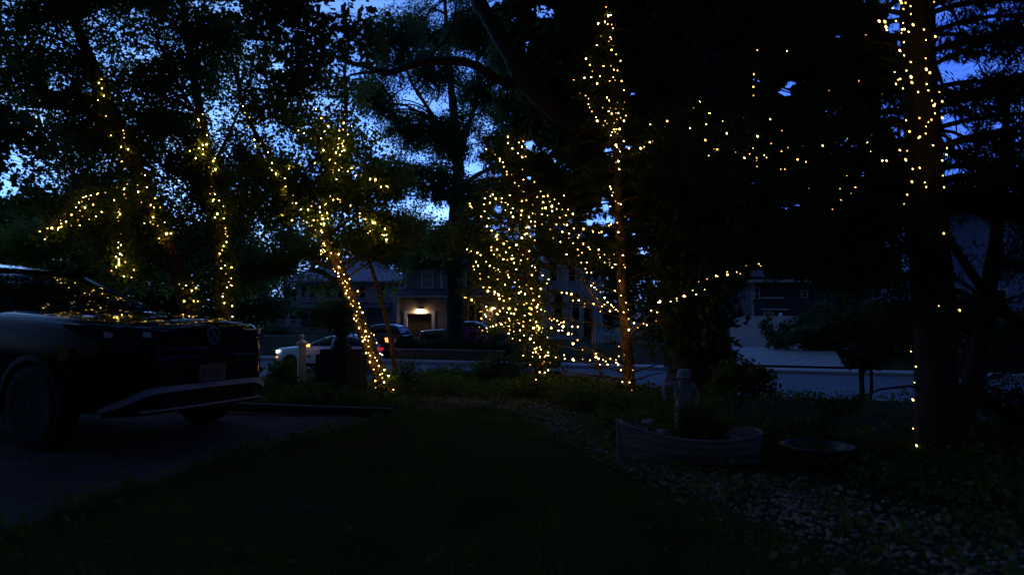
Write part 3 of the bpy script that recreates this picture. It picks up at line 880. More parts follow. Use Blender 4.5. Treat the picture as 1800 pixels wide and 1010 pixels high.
# leaf sprays of the arching limb and the maple overhead
st = [([Vector((-6.8, 2.0, 0)), Vector((-6.6, 2.2, 2.2)), Vector((-6.0, 2.8, 4.4)), Vector((-4.8, 4.0, 6.2)), Vector((-3.0, 5.4, 7.2))], [0.24, 0.2, 0.17, 0.12, 0.05]),
      ([Vector((-4.8, 4.0, 6.2)), Vector((-4.2, 5.6, 6.4)), Vector((-3.4, 7.0, 5.9)), P(560, 30, 8.0)], [0.09, 0.06, 0.035, 0.01]),
      ([Vector((-6.0, 2.8, 4.4)), Vector((-6.6, 5.0, 5.4)), Vector((-6.4, 7.5, 5.6))], [0.08, 0.05, 0.02])]
bl = [PB(545, 40, 8.1, 0.75, 0.8, 0.5, 105), PB(480, 20, 8.0, 0.7, 0.8, 0.45, 95), PB(585, 95, 8.6, 0.55, 0.6, 0.4, 65), PB(640, 60, 8.6, 0.35, 0.5, 0.35, 40), PB(480, 120, 8.8, 0.5, 0.6, 0.35, 60),
      PB(20, 295, 6.9, 0.22, 0.3, 0.18, 26), PB(-30, 260, 6.6, 0.4, 0.5, 0.4, 60), PB(25, 240, 6.5, 0.35, 0.4, 0.2, 40)]
leafy_tree('maple_tree', 'overhanging maple sprays against the blue sky above the birches', None, st, bl, M_BARK_D, M_LEAF_D, size=0.085, L=0.4, k=12, seed=31, every=9, thick=0.006, lobed=True, aspect=0.95, lo=-0.35)

st = [([Vector((-7.4, 0.4, 0)), Vector((-7.2, 0.8, 2.4)), Vector((-6.4, 1.4, 4.8)), Vector((-4.6, 2.2, 7.0)), Vector((-2.0, 3.0, 8.4))], [0.3, 0.26, 0.22, 0.16, 0.06])]  # out-of-view maple, added to keep sky light off drive and lawn
bl = [((-3.6, 4.6, 7.6), (3.4, 3.0, 1.0), 900), ((-0.4, 4.2, 7.8), (3.0, 3.0, 1.0), 800), ((2.6, 3.6, 7.6), (2.6, 3.0, 1.0), 700), ((-6.0, 6.4, 7.6), (2.4, 2.4, 1.0), 600), ((0.5, 0.5, 7.0), (3.4, 2.8, 1.0), 800), ((-3.8, 0.2, 7.0), (3.2, 2.6, 1.0), 700), ((-1, -2.2, 7.4), (4, 1.6, .8), 250)]
leafy_tree('maple_tree', 'unseen maple canopy added overhead to shade the drive and lawn', None, st, bl, M_BARK_D, M_LEAF_D, size=0.2, L=0.6, k=20, seed=35, every=40, thick=0.008, aspect=0.8, lo=-0.6, gaps=False)

# the oak across the street
ob = road_pt(14.5, -6.5)
oz = ground_z(*ob) - 0.03
oy = ob[1]
st = [([Vector((P(800, 590, oy).x, oy, oz)), P(800, 560, oy), P(799, 500, oy), P(800, 430, oy), P(802, 360, oy), P(806, 300, oy), P(800, 230, oy), P(792, 140, oy), P(785, 50, oy), P(780, -40, oy)],
       [0.52, 0.45, 0.42, 0.40, 0.37, 0.31, 0.25, 0.19, 0.12, 0.05]),
      stemP(oy, '806,300 780,240 752,190 726,150 705,100', 0.18, 0.05, -2),
      stemP(oy, '806,280 824,220 840,160 838,90 850,20', 0.17, 0.05, 1.5),
      stemP(oy, '802,370 770,330 735,300 700,285 665,290', 0.16, 0.04, 2),
      stemP(oy, '803,340 835,310 870,290 900,250 925,210', 0.15, 0.04, -2),
      stemP(oy, '800,420 760,405 720,410 690,430', 0.11, 0.03, -2)]
bl = []
for (a, b, w, h, n) in ((690, 70, 1.7, 1.6, 190), (760, 40, 1.8, 1.6, 210), (840, 60, 1.8, 1.6, 210), (900, 110, 1.6, 1.5, 160), (680, 170, 1.6, 1.3, 150),
                        (760, 130, 1.7, 1.3, 160), (850, 170, 1.8, 1.5, 190), (720, 230, 1.6, 1.2, 150), (800, 240, 1.8, 1.3, 180), (890, 260, 1.6, 1.3, 150),
                        (690, 310, 1.5, 1.1, 130), (770, 320, 1.6, 1.1, 150), (850, 350, 1.6, 1.1, 140), (720, 390, 1.4, 0.9, 120), (800, 420, 1.6, 0.9, 150), (760, 450, 1.6, 0.8, 130), (690, 455, 1.3, 0.6, 80), (860, 440, 1.4, 0.9, 100), (930, 340, 1.4, 1.2, 90), (790, -40, 2.4, 1.6, 190)):
    bl.append((P(a, b, oy + rng.uniform(-2.5, 2.5))[:], (w, 1.6, h), n))
leafy_tree('oak_tree', 'tall oak with broad airy crown in the yard across the street', None, st, bl, M_BARK_D, M_LEAF_O, size=0.125, L=0.85, k=34, dens=2.5, lo=-0.7, seed=33, every=70, thick=0.02, aspect=0.6, nf=0.8, flare=0.3)

# the wrapped pine at the right
st = ([Vector((P(1652, 805, 5.9).x, 5.9, -0.02)), P(1648, 720, 5.9), P(1642, 560, 5.9), P(1631, 400, 5.9), P(1626, 300, 5.9), P(1618, 160, 5.9), P(1612, 30, 5.9), P(1606, -140, 5.9), P(1600, -330, 5.9)],
      [0.19, 0.165, 0.158, 0.150, 0.145, 0.138, 0.132, 0.12, 0.1])


def pine_spec(r):
    o = []
    for i in range(86):
        t = 0.40 + 0.6 * (i + r.random()) / 86
        az = r.uniform(-1.2, 1.2) if i % 2 else r.uniform(0.9, 4.0)
        if 3.5 < az < 5.6:
            az += 2
        ln = r.uniform(0.9, 2.3) * (1.05 if t < 0.8 else 0.9)
        o.append((t, az, ln, r.uniform(0.05, 0.45), 0.12, 0.016 + 0.006 * ln))
    for i in range(16):
        t = r.uniform(0.12, 0.42)
        az = r.uniform(-0.6, 0.9) if i % 3 else r.uniform(2.2, 3.6)
        o.append((t, az, r.uniform(0.6, 1.5), r.uniform(0.15, 0.6), 0.45, 0.013))
    return o


ex_c, ex_d = [], []
LIMBS = []
for Y0, dy, txt, r0 in ((5.95, 2.5, '1624,222 1580,214 1530,214 1470,232 1400,240 1330,217 1250,202 1190,208 1138,222', .035), (5.95, 2.2, '1628,306 1580,296 1530,286 1450,262 1370,272 1330,285 1290,264 1240,258', .03),
                        (5.95, 1.5, '1632,368 1590,352 1545,338 1500,335 1470,300 1440,262', .022), (5.95, 2.2, '1618,150 1570,140 1500,160 1430,170 1350,140 1330,100', .028), (8.3, .1, '1250,202 1225,225 1215,260 1180,300', .012)):
    pp, rr = path(*stemP(Y0, txt, r0, r0 * .25, dy))
    LIMBS.append((pp, rr))
    for q in range(2, len(pp)):
        for w in range(3):
            a_ = R.uniform(0, 6.28)
            d_ = Vector((math.cos(a_) * .6 - .4, math.sin(a_) * .5, R.uniform(-.6, .2))).normalized()
            c_ = pp[q] + d_ * R.uniform(.1, .3) + Vector((R.gauss(0, .05), R.uniform(0, .12), R.gauss(0, .05)))
            ex_c.append(c_[:])
            ex_d.append(d_[:])
pc, pd = blob(P(1622, 480, 5.62)[:], (.42, .12, .55), 70, np.random.default_rng(3), lo=-.6)
ex_c += [tuple(v) for v in pc]
ex_d += [tuple(v) for v in pd * [1, .4, .3] - [0, 0, .5]]
for k_ in ('swagL', 'swagR'):
    for a_, b_, y_ in LS[k_]:
        for w in range(2):
            d_ = Vector((R.gauss(0, 1), R.gauss(0, .4), R.gauss(-.3, .4))).normalized()
            ex_c.append((P(a_, b_, y_) + Vector((R.gauss(0, .07), R.uniform(.04, .16), R.gauss(0, .06))))[:])
            ex_d.append(d_[:])
pine = conifer('pine_tree', 'dark pine whose straight trunk carries a spiral of bright lights', None, st, pine_spec, M_BARK_D, M_NEEDLE, seed=41, size=0.085, aspect=0.16, k=40, twL=0.38, tw_every=0.05, extra=(ex_c, ex_d))
mb = MB()
for pp, rr in LIMBS:
    mb.tube(pp, rr, 6)
mb.build('limb', M_BARK_D, pine, pine.location[:], True, fix=False)

# branches of a second conifer reaching in from beyond the right edge
st = ([Vector((5.6, 5.3, -0.02)), Vector((5.55, 5.3, 2)), Vector((5.5, 5.3, 4)), Vector((5.5, 5.3, 7.0))], [0.2, 0.17, 0.14, 0.06])


def hem_spec(r):
    o = []
    for i in range(60):
        t = r.uniform(0.22, 0.98)
        az = r.uniform(1.5, 4.2)
        ln = r.uniform(1.0, 2.2) * (1.1 - t * 0.4)
        o.append((t, az, ln, r.uniform(0.1, 0.5), 0.1, 0.013 + 0.006 * ln))
    return o


conifer('hemlock_tree', 'hemlock with drooping dark sprays reaching in from the right edge', None, st, hem_spec, M_BARK_D, M_NEEDLE, seed=43, size=0.08, aspect=0.17, k=32, twL=0.36, tw_every=0.085)

# leaning dark trunk and its long diagonal limb, right of the pine
st = [([Vector((P(1690, 768, 6.8).x, 6.8, -0.02)), P(1697, 720, 6.8), P(1714, 650, 6.8), P(1728, 580, 6.8), P(1742, 480, 6.9), P(1756, 380, 7.0), P(1764, 280, 7.1), P(1772, 160, 7.2)], [0.11, 0.10, 0.092, 0.085, 0.07, 0.06, 0.045, 0.03]),
      stemP(6.2, '1830,620 1780,560 1735,518 1700,468 1668,420 1636,372 1604,335', 0.055, 0.02, -0.1),
      stemP(6.8, '1744,470 1712,520 1690,545', 0.02, 0.008)]
bl = [PB(1760, 260, 7.4, 0.5, 0.5, 0.4, 90), PB(1700, 340, 7.5, 0.4, 0.5, 0.3, 60), PB(1770, 440, 7.2, 0.35, 0.4, 0.25, 60), PB(1770, 620, 7.4, 0.4, 0.5, 0.35, 90), PB(1640, 560, 7.6, 0.4, 0.5, 0.5, 90), PB(1560, 560, 8.5, 0.6, 0.6, 0.6, 120)]
leafy_tree('hemlock_tree', 'leaning dark trunk with a long diagonal limb right of the pine', None, st, bl, M_BARK_D, M_NEEDLE, size=0.07, L=0.3, k=16, seed=45, every=3, thick=0.006, aspect=0.2)

# the slim spruce, bare-boughed below
st = ([Vector((P(1104, 694, 10.7).x, 10.7, -0.02)), P(1104, 640, 10.7), P(1098, 560, 10.7), P(1092, 470, 10.7), P(1088, 380, 10.7), P(1085, 280, 10.7), P(1078, 180, 10.7), P(1070, 90, 10.7), P(1066, 10, 10.7), P(1064, -40, 10.7)],
      [0.105, 0.092, 0.086, 0.078, 0.07, 0.06, 0.048, 0.034, 0.02, 0.008])


def spruce_spec(r):
    o = []
    for i in range(150):
        t = 0.42 + 0.58 * (i + r.random()) / 150
        ln = (1.25 - t) * r.uniform(0.9, 1.5)
        o.append((t, r.uniform(0, 2 * PI), ln, r.uniform(0.1, 0.45), 0.15, 0.008 + 0.004 * ln))
    # bare lower boughs, most of them to the left and some to the right
    for t, az, ln, dr in ((.06, 3.3, 1.5, -.02), (.09, 2.9, 1.7, -.12), (.13, 3.5, 1.5, -.25), (.20, 3.2, 1.5, -.12), (.24, 3.0, 1.3, -.3), (.30, 3.4, 1.4, -.35), (.34, 2.8, 1.2, -.3), (.07, 0.2, .8, -.2), (.11, -0.3, 1.0, -.35), (.17, 0.3, .9, -.5), (.26, 0.1, 1.0, -.55), (.31, -.2, .9, -.4), (.16, 4.4, .8, -.1), (.22, 5.2, .8, -.2), (.36, 3.1, 1.3, -.2), (.38, 0.3, 1.0, -.1)):
        o.append((t, az + r.normal(0, .1), ln, dr, 0.97, 0.015))
    for i in range(34):
        o.append((r.uniform(.04, .42), r.uniform(0, 2 * PI), r.uniform(.3, .9), r.uniform(-.2, .3), 0.97, 0.006))
    return o


ex_c, ex_d = [], []
rr_ = np.random.default_rng(77)
for a, b, w, h, n in ((985, 400, .45, .28, 70), (1020, 450, .4, .22, 45), (960, 370, .35, .2, 40), (1050, 440, .35, .3, 50), (1040, 130, .3, .4, 50), (1060, 200, .4, .35, 70)):
    pc, pd = blob(P(a, b, 10.6)[:], (w, .5, h), n, rr_)
    ex_c += [tuple(v) for v in pc]
    ex_d += [tuple(v) for v in pd]
for k_ in ('spruceSide', 'spruceTop', 'spruceUp'):
    pc, pd = by_lamps((k_,), rr_, 1)
    ex_c += [tuple(v) for v in pc]
    ex_d += [tuple(v) for v in pd]
conifer('spruce_tree', 'slim spruce with bare lower boughs standing between evergreen and cedar', None, st, spruce_spec, M_BARK_B, M_NEEDLE_G, seed=47, size=0.075, aspect=0.16, k=22, twL=0.30, tw_every=0.12, extra=(ex_c, ex_d))

# long bare boughs that carry lights out from the spruce
# (part of the same tree, so they go into a limb mesh under it)
spr = [o for o in bpy.data.objects if o.get('label', '').startswith('slim spruce')][0]
mb = MB()
for Y0, txt, r0 in ((10.65, '1094,545 1070,540 1050,528 1035,508 1020,488 1006,470 992,440 975,415', .022), (10.65, '1096,548 1060,540 1030,530 1005,520 985,515', .018),
                    (10.7, '1103,640 1085,636 1066,628 1048,618 1020,608', .026), (10.7, '1104,668 1070,662 1035,658 1000,652 975,646', .018),
                    (10.7, '1104,682 1075,676 1040,670 1010,668 985,662', .016), (10.7, '1103,650 1088,655 1080,640 1070,632', .012),
                    (10.6, '1062,664 1052,640 1045,612 1042,590', .014), (10.6, '1082,690 1066,672 1056,655 1046,630 1040,560 1032,520', .024),
                    (10.5, '1104,594 1118,580 1140,556 1165,536 1185,524 1215,512 1245,494 1270,482 1300,470 1340,462', .026),
                    (10.6, '1104,600 1120,590 1135,580 1150,566', .010), (10.6, '1100,560 1130,548 1150,520', .012), (10.6, '1104,650 1120,635 1140,610 1165,590', .010)):
    pp, rr = path(*stemP(Y0, txt, r0, r0 * 0.3, -0.6))
    mb.tube(pp, rr, 6)
mb.build('limb', M_BARK_B, spr, spr.location[:], True, fix=False)

# the broad lit evergreen
st = ([Vector((P(950, 682, 11.3).x, 11.3, -0.02)), P(948, 620, 11.3), P(940, 540, 11.3), P(928, 450, 11.3), P(915, 370, 11.3), P(902, 300, 11.3), P(893, 235, 11.3)], [0.11, 0.09, 0.08, 0.065, 0.05, 0.03, 0.008])


def bush_spec(r):
    o = []
    for i in range(230):
        t = 0.06 + 0.94 * (i + r.random()) / 230
        ln = (0.35 + 0.62 * math.sin(min(1, max(0, (t - 0.02) * 1.25)) * PI * 0.9)) * r.uniform(0.6, 1.15)
        if t < 0.25:
            ln *= 0.55
        o.append((t, r.uniform(0, 2 * PI), ln, r.uniform(-0.1, 0.3), 0.25, 0.007))
    for i in range(20):
        o.append((r.uniform(.35, .75), r.uniform(2.6, 3.7), r.uniform(.9, 1.25), r.uniform(.1, .4), 0.3, 0.009))
    return o


pc, pd = by_lamps(('bushTop', 'bushMid', 'bushLow', 'bushSkirt', 'bushFoot'), rr_, 2)
conifer('evergreen_tree', 'broad conical evergreen thick with fairy lights at the roadside', None, st, bush_spec, M_BARK_B, M_NEEDLE_G, seed=49, size=0.085, aspect=0.22, k=24, twL=0.28, tw_every=0.11, extra=([tuple(v) for v in pc], [tuple(v) for v in pd]))

# red-leaved sapling on the right lawn
sx = P(1516, 712, 12.0)
st = [([Vector((sx.x, 12.0, ground_z(sx.x, 12.0) - .03)), P(1515, 680, 12.0), P(1513, 640, 12.0), P(1516, 600, 12.0)], [0.05, 0.045, 0.035, 0.01]),
      ([Vector((sx.x + .16, 12.1, ground_z(sx.x + .16, 12.1) - .03)), P(1532, 680, 12.1), P(1530, 640, 12.0)], [0.035, 0.03, 0.012])]
bl = [PB(1522, 632, 12.0, 0.32, 0.3, 0.2, 70), PB(1500, 560, 12.5, 0.5, 0.4, 0.4, 80)]
leafy_tree('maple_tree', 'small twin-stemmed red-leaved sapling on the right-hand verge', None, st, bl, M_BARK_D, M_REDLEAF, size=0.08, L=0.2, k=10, seed=51, every=5, thick=0.006)

# trees standing behind the houses across the street, each with its own place and height
GT = 'tall trees behind the houses'
SPOTS = [(-40, 46, 300, 4.5, 'dark'), (60, 50, 345, 4.5, 'dark'), (150, 44, 372, 4.2, 'dark'), (235, 52, 380, 4.5, 'dark'), (330, 47, 378, 4.6, 'dark'), (420, 54, 395, 4.4, 'oak'),
         (500, 88, 400, 6.5, 'dark'), (585, 86, 398, 6.5, 'oak'), (670, 88, 405, 6.0, 'dark'), (745, 86, 408, 6.0, 'oak'), (835, 84, 395, 6.0, 'dark'), (925, 80, 418, 5.0, 'oak'),
         (1100, 62, 420, 4.5, 'dark'), (1170, 60, 400, 5.2, 'dark'), (1250, 58, 392, 5.0, 'oak'), (1330, 66, 395, 5.2, 'dark'), (1420, 62, 385, 5.2, 'dark'), (1500, 50, 400, 4.4, 'oak'), (1580, 48, 415, 4.2, 'dark')]
WHERE = ['at the far left edge', 'left of the drooping light strand', 'behind the drooping light strand', 'above the SUV windscreen', 'between the two lit birch trunks', 'right of the upright lit birch',
         'behind the left end of the hip-roofed house', 'behind the middle of the hip-roofed house', 'between the hip-roofed house and the garage', 'behind the garage window', 'behind the oak trunk', 'behind the lit porch',
         'right of the slim spruce', 'behind the cedar trunk', 'left of the white fence', 'behind the slate house', 'right of the slate house', 'left of the red sapling', 'behind the wrapped pine']
for i, (px, Y, ytop, w, kd) in enumerate(SPOTS):
    b = P(px, 590, Y)
    gz = ground_z(b.x, Y)
    top = P(px, ytop, Y)
    h = top.z - gz
    st = [([Vector((b.x, Y, gz - .05)), Vector((b.x + .2, Y, gz + h * .3)), Vector((b.x - .1, Y, gz + h * .6)), Vector((b.x, Y, gz + h * .92))], [.32, .26, .17, .05])]
    bl = []
    rg = np.random.default_rng(100 + i)
    for q in range(9):
        f = 0.18 + 0.74 * q / 8
        ww = w * (0.55 + 0.45 * math.sin(PI * min(1, f * 1.05)))
        bl.append(((b.x + rg.normal(0, w * .28), Y + rg.normal(0, 1), gz + h * f), (ww * .62, w * .5, h * .13), 95))
    leafy_tree('dark_tree', 'tall %s tree %s' % ('dense dark' if kd == 'dark' else 'rounded leafy', WHERE[i]), GT, st, bl, M_BARK_D, M_LEAF_D if kd == 'dark' else M_LEAF_O, size=0.36, L=1.2, k=11, seed=200 + i, every=16, thick=0.02, aspect=0.7, nf=0.6, flare=0.2, lo=-0.4, gaps=True)
# ---------------------------------------------------------------- ground, road, drive
def a_at(px, d):
    k = (px - 900) / F
    return (k * (20.6 + RN[1] * d) - 2.6 - RN[0] * d) / (RD[0] - k * RD[1])


ds_ = [-60, -45, -35, -28, -24, -22] + [-21 + 0.75 * i for i in range(15)] + [-9.5, -9, -8, -7, -6, -5, -4, -3, -2, -1, -0.5, -0.16, -0.155, 3, 6, 9.7, 9.96, 9.965, 10.5, 11.6, 12.5, 13.5, 15, 18, 24, 32, 45, 70, 110, 180, 300, 480]
as_ = [-420, -260, -160, -100, -70] + [-50 + 4 * i for i in range(26)] + [70, 100, 160, 260, 420]


def gz_d(d):
    if d <= -0.158:
        return ground_z(*road_pt(min(d, -0.16), 0))
    if d < 9.962:
        return -1.27
    return ground_z(*road_pt(d, 0))


mb = MB()
mb.grid([[(*road_pt(d, a), gz_d(d)) for a in as_] for d in ds_])
struct(mb.build('ground', M_SOIL, smooth=False))

mb = MB()
mb.grid([[(*road_pt(d, a), ROADZ + 0.05 * (1 - ((d - 4.9) / 4.9) ** 2)) for a in as_] for d in (0, 1.5, 3.2, 4.9, 6.6, 8.3, 9.8)])
struct(mb.build('road', M_ASPHALT))
mb = MB()
for d in (0.0, 0.14):
    pass
mb.grid([[(*road_pt(d, a), z) for a in as_] for d, z in ((0.0, -1.25), (0.0, -1.02), (-0.02, -1.005), (-0.155, -1.005), (-0.155, -1.3))])
struct(mb.build('kerb', M_CONC))
mb = MB()
mb.grid([[(*road_pt(d, a), z) for a in as_] for d, z in ((9.8, -1.25), (9.8, -1.03), (9.82, -1.015), (9.955, -1.015), (9.955, -1.3))])
struct(mb.build('kerb', M_CONC))
mb = MB()
mb.grid([[(*road_pt(d, a), -1.034) for a in as_] for d in (10.3, 10.9, 11.6)])
struct(mb.build('pavement', M_CONC))
# the slate house's concrete apron beside the white fence
mb = MB()
aa = [a_at(p, 12) for p in (1270, 1300, 1350, 1400, 1450, 1480)]
mb.grid([[(*road_pt(d, a), max(gz_d(d), gz_d(d + .5)) + 0.012) for a in aa] for d in (11.62, 12.0, 12.5, 13.0, 13.5, 14, 14.5, 15, 16, 19, 22)])
struct(mb.build('path', M_CONC))

DRV = [(-1.45, 8.15), (-1.62, 7.75), (-1.9, 6.95), (-2.05, 6.6), (-2.32, 5.85), (-2.5, 5.3), (-2.66, 4.6), (-2.82, 3.74), (-3.05, 2.4), (-3.3, 0.5), (-3.5, -4)]
mb = MB()
edge = []
for i in range(len(DRV) - 1):
    for s in range(6):
        t = s / 6
        edge.append((DRV[i][0] + (DRV[i + 1][0] - DRV[i][0]) * t + R.uniform(-.03, .03), DRV[i][1] + (DRV[i + 1][1] - DRV[i][1]) * t))
rows = []
for x, y in edge:
    back = -16
    rows.append([(x + (back - x) * t, y + (0.9 * t if y > 7 else 0.4 * t * max(0, y) / 7), 0.008) for t in (0, .04, .1, .2, .35, .6, 1)])
mb.grid(rows)
mb.grid([[(-1.45, 8.15, .008), (-3.3, 8.6, .008), (-6, 10.2, .008), (-16, 11.5, .008)], [(-1.45 - .582, 8.186, .008), (-3.4, 8.4, .008), (-6, 9.2, .008), (-16, 9.05, .008)]])
struct(mb.build('driveway', M_DRIVE))
mb = MB()
for (x0, y0), (x1, y1) in (((-1.42, 8.2), (-3.3, 8.66)), ((-3.3, 8.66), (-6.0, 10.25))):
    L_ = math.hypot(x1 - x0, y1 - y0)
    mb.box(((x0 + x1) / 2, (y0 + y1) / 2, 0.04), (L_, 0.10, 0.12), math.atan2(y1 - y0, x1 - x0))
struct(mb.build('kerb', M_EDGE, bevel=0.012))

# gravel bed: centre line with half widths
GR = [(-1.45, 9.85, .25), (-.7, 9.75, .45), (.0, 9.35, .48), (.36, 8.5, .36), (.58, 7.1, .2), (.84, 6.1, .22), (1.25, 5.1, .32), (1.7, 4.6, .5), (2.15, 3.9, .72), (2.5, 3.1, .8), (2.7, 2.4, .8)]


def grav(t):
    i = min(int(t), len(GR) - 2)
    f = t - i
    return [GR[i][k] + (GR[i + 1][k] - GR[i][k]) * f for k in range(3)]


gp = np.array([grav(i * 0.05)[:] for i in range(int((len(GR) - 1) / 0.05))])


def gdist(x, y):
    """distance outside the gravel bed's edge (negative inside), and which side"""
    p = np.stack([x, y], 1)
    dd = np.linalg.norm(p[:, None, :] - gp[None, :, :2], axis=2) - gp[None, :, 2]
    return dd.min(1)


ico_v = []
g_ = (1 + 5 ** .5) / 2
for a, b in ((1, g_), (-1, g_), (1, -g_), (-1, -g_)):
    ico_v += [(0, a, b), (a, b, 0), (b, 0, a)]
ico_v = np.array(ico_v) / math.sqrt(1 + g_ * g_)
import itertools
ico_f = []
for t in itertools.combinations(range(12), 3):
    q = ico_v[list(t)]
    if all(abs(np.linalg.norm(q[i] - q[(i + 1) % 3]) - 1.0515) < 0.02 for i in range(3)):
        n_ = np.cross(q[1] - q[0], q[2] - q[0])
        ico_f.append(t if n_ @ q.mean(0) > 0 else (t[0], t[2], t[1]))
ico_f = np.array(ico_f)
NP = 7500
tt = rng.random(NP) * (len(GR) - 1.001)
ctr = np.array([grav(t) for t in tt])
off = rng.normal(0, 0.52, (NP, 2)).clip(-1.25, 1.25) * ctr[:, 2:3]
pos = np.stack([ctr[:, 0] + off[:, 0], ctr[:, 1] + off[:, 1], rng.uniform(0.0, 0.02, NP)], 1)
sc = rng.uniform(0.007, 0.020, (NP, 1)) * (1 + (rng.random((NP, 1)) > .93) * 0.7)
ax = rng.uniform(0.65, 1.25, (NP, 1, 3)) * np.array([1, 1, 0.7])
an = rng.uniform(0, 6.28, NP)
ca, sa = np.cos(an), np.sin(an)
v = ico_v[None] * ax * sc[:, :, None] * rng.uniform(.85, 1.12, (NP, 12, 1))
v = np.stack([v[:, :, 0] * ca[:, None] - v[:, :, 1] * sa[:, None], v[:, :, 0] * sa[:, None] + v[:, :, 1] * ca[:, None], v[:, :, 2]], 2) + pos[:, None, :]
f = (ico_f[None] + (np.arange(NP) * 12)[:, None, None]).reshape(-1, 3)
tag(arr_mesh('gravel', v.reshape(-1, 3), f, M_PEBBLE, smooth=True), 'pale pebbles of the curving bed along the lawn edge', 'gravel', kind='stuff')


def blades(name, x, y, z, h, w, label, m):
    n = len(x)
    a = rng.uniform(0, 6.28, n)
    le = rng.normal(0, 0.45, (n, 2)) * h[:, None]
    b0 = np.stack([x - np.cos(a) * w, y - np.sin(a) * w, z], 1)
    b1 = np.stack([x + np.cos(a) * w, y + np.sin(a) * w, z], 1)
    tp = np.stack([x + le[:, 0], y + le[:, 1], z + h], 1)
    v = np.stack([b0, b1, tp], 1).reshape(-1, 3)
    return tag(arr_mesh(name, v, np.arange(n * 3).reshape(-1, 3), m), label, 'grass', kind='stuff')


def drv_x(y):
    ys = np.array([p[1] for p in DRV])[::-1]
    xs = np.array([p[0] for p in DRV])[::-1]
    return np.interp(y, ys, xs)


n = 130000
y = 1.7 + 8.0 * rng.random(n) ** 1.15
x = rng.uniform(-3.4, 3.2, n)
patch = np.sin(x * 2.1 + 1.3 * np.sin(y * 1.7)) + np.sin(y * 2.6 + x * 0.9 + 1) + rng.normal(0, .7, n)
ok = (x > drv_x(y) - 0.03 + rng.normal(0, .05, n)) & (gdist(x, y) > -0.02) & (patch > -1.7) & ((x < 0.2) | (y < 9)) & (y < 9.7 - 0.2 * np.abs(x))
gx = np.interp(y, [p[1] for p in GR][::-1], [p[0] for p in GR][::-1])
ok &= x < gx + 0.05
x, y = x[ok], y[ok]
blades('grass', x, y, np.zeros(len(x)), rng.uniform(.03, .085, len(x)), rng.uniform(.0015, .0035, len(x)), 'rough grass of the dark front lawn', M_GRASS)
n = 42000
d_ = rng.uniform(-11.5, -0.3, n)
a_ = rng.uniform(2.0, 20.0, n)
x = 2.6 + RN[0] * d_ + RD[0] * a_
y = 20.6 + RN[1] * d_ + RD[1] * a_
ok = (y > 6.2) & (x > 2.9) & (x / y < 0.95)
x, y = x[ok], y[ok]
z = np.array([ground_z(a, b) for a, b in zip(x, y)])
blades('grass', x, y, z, rng.uniform(.03, .065, len(x)), rng.uniform(.004, .008, len(x)), 'mown grass of the verge sloping to the road at the right', M_GRASS)

# leafy ground cover of the beds
cs, dd = [], []


def cover(n, fn):
    k = 0
    while k < n:
        p = fn()
        if p is None:
            continue
        x, y, h = p
        cs.append((x, y, ground_z(x, y) + h * R.uniform(0.3, 1)))
        dd.append((R.gauss(0, 1), R.gauss(0, 1), 0.5))
        k += 1


def c1():
    y = R.uniform(5.6, 11.6)
    x = R.uniform(0.3, 5.5)
    g = gdist(np.array([x]), np.array([y]))[0]
    if g < 0.02 or x < np.interp(y, [p[1] for p in GR][::-1], [p[0] for p in GR][::-1]) or (0.8 < x < 2.25 and y < 6.0):
        return None
    if x > 2.2 and y > 6.9 and R.random() < .93:
        return None
    if math.sin(x * 3.1 + y) + math.sin(y * 2.3 - x) + R.gauss(0, .5) < -0.5:
        return None
    return x, y, 0.20 if x < 1.6 else 0.13


def c2():
    x, y = R.uniform(-6, -1.3), R.uniform(8.75, 12.2)
    if y < 8.3 + max(0, (-3.3 - x)) * 0.7:
        return None
    return x, y, 0.16 + 0.10 * math.sin(x * 3 + y)


def c3():
    x, y = R.uniform(-1.4, 1.2), R.uniform(10.0, 12.4)
    return x, y, 0.18 + 0.08 * math.sin(x * 4)


def c4():
    x, y = R.uniform(2.4, 5.2), R.uniform(3.4, 6.6)
    g = gdist(np.array([x]), np.array([y]))[0]
    if g < 0.0 and R.random() < .85:
        return None
    return x, y, 0.10


def c5():                       # weeds straggling over the gravel and the drive's edge
    if R.random() < .6:
        g = grav(R.random() * (len(GR) - 1.01))
        return g[0] + R.gauss(0, .5) * g[2], g[1] + R.gauss(0, .5) * g[2], 0.05
    y = R.uniform(1.5, 8)
    return float(drv_x(y)) + R.gauss(0.05, .10), y, 0.05


cover(420, c5)
cover(2600, c1)
cover(1500, c2)
cover(1100, c3)
cover(1100, c4)
tag(foliage('ground_cover', np.array(cs), np.array(dd), M_COVER, None, (0, 0, 0), 0.14, 9, 0.055, 0.65, 0.0, 61, False, scat=0.3), 'low leafy ground cover filling the beds along the road edge', 'ground cover', kind='stuff')


# last year's leaves on the lawn, the drive and the beds
n = 1500
lx = rng.uniform(-4.5, 4.5, n)
ly = 1.8 + 9.0 * rng.random(n) ** 1.2
lc = np.stack([lx, ly, np.full(n, .022) + rng.uniform(0, .02, n)], 1)
ld = unit(rng.normal(0, 1, (n, 3)) * np.array([1, 1, .15]))
tag(foliage('fallen_leaves', lc, ld, M_LITTER, None, (0, 0, 0), .05, 1, .042, .6, 0, 63, False, flat=1, follow=2), 'scattered dry fallen leaves on the lawn and drive', 'fallen leaves', kind='stuff')


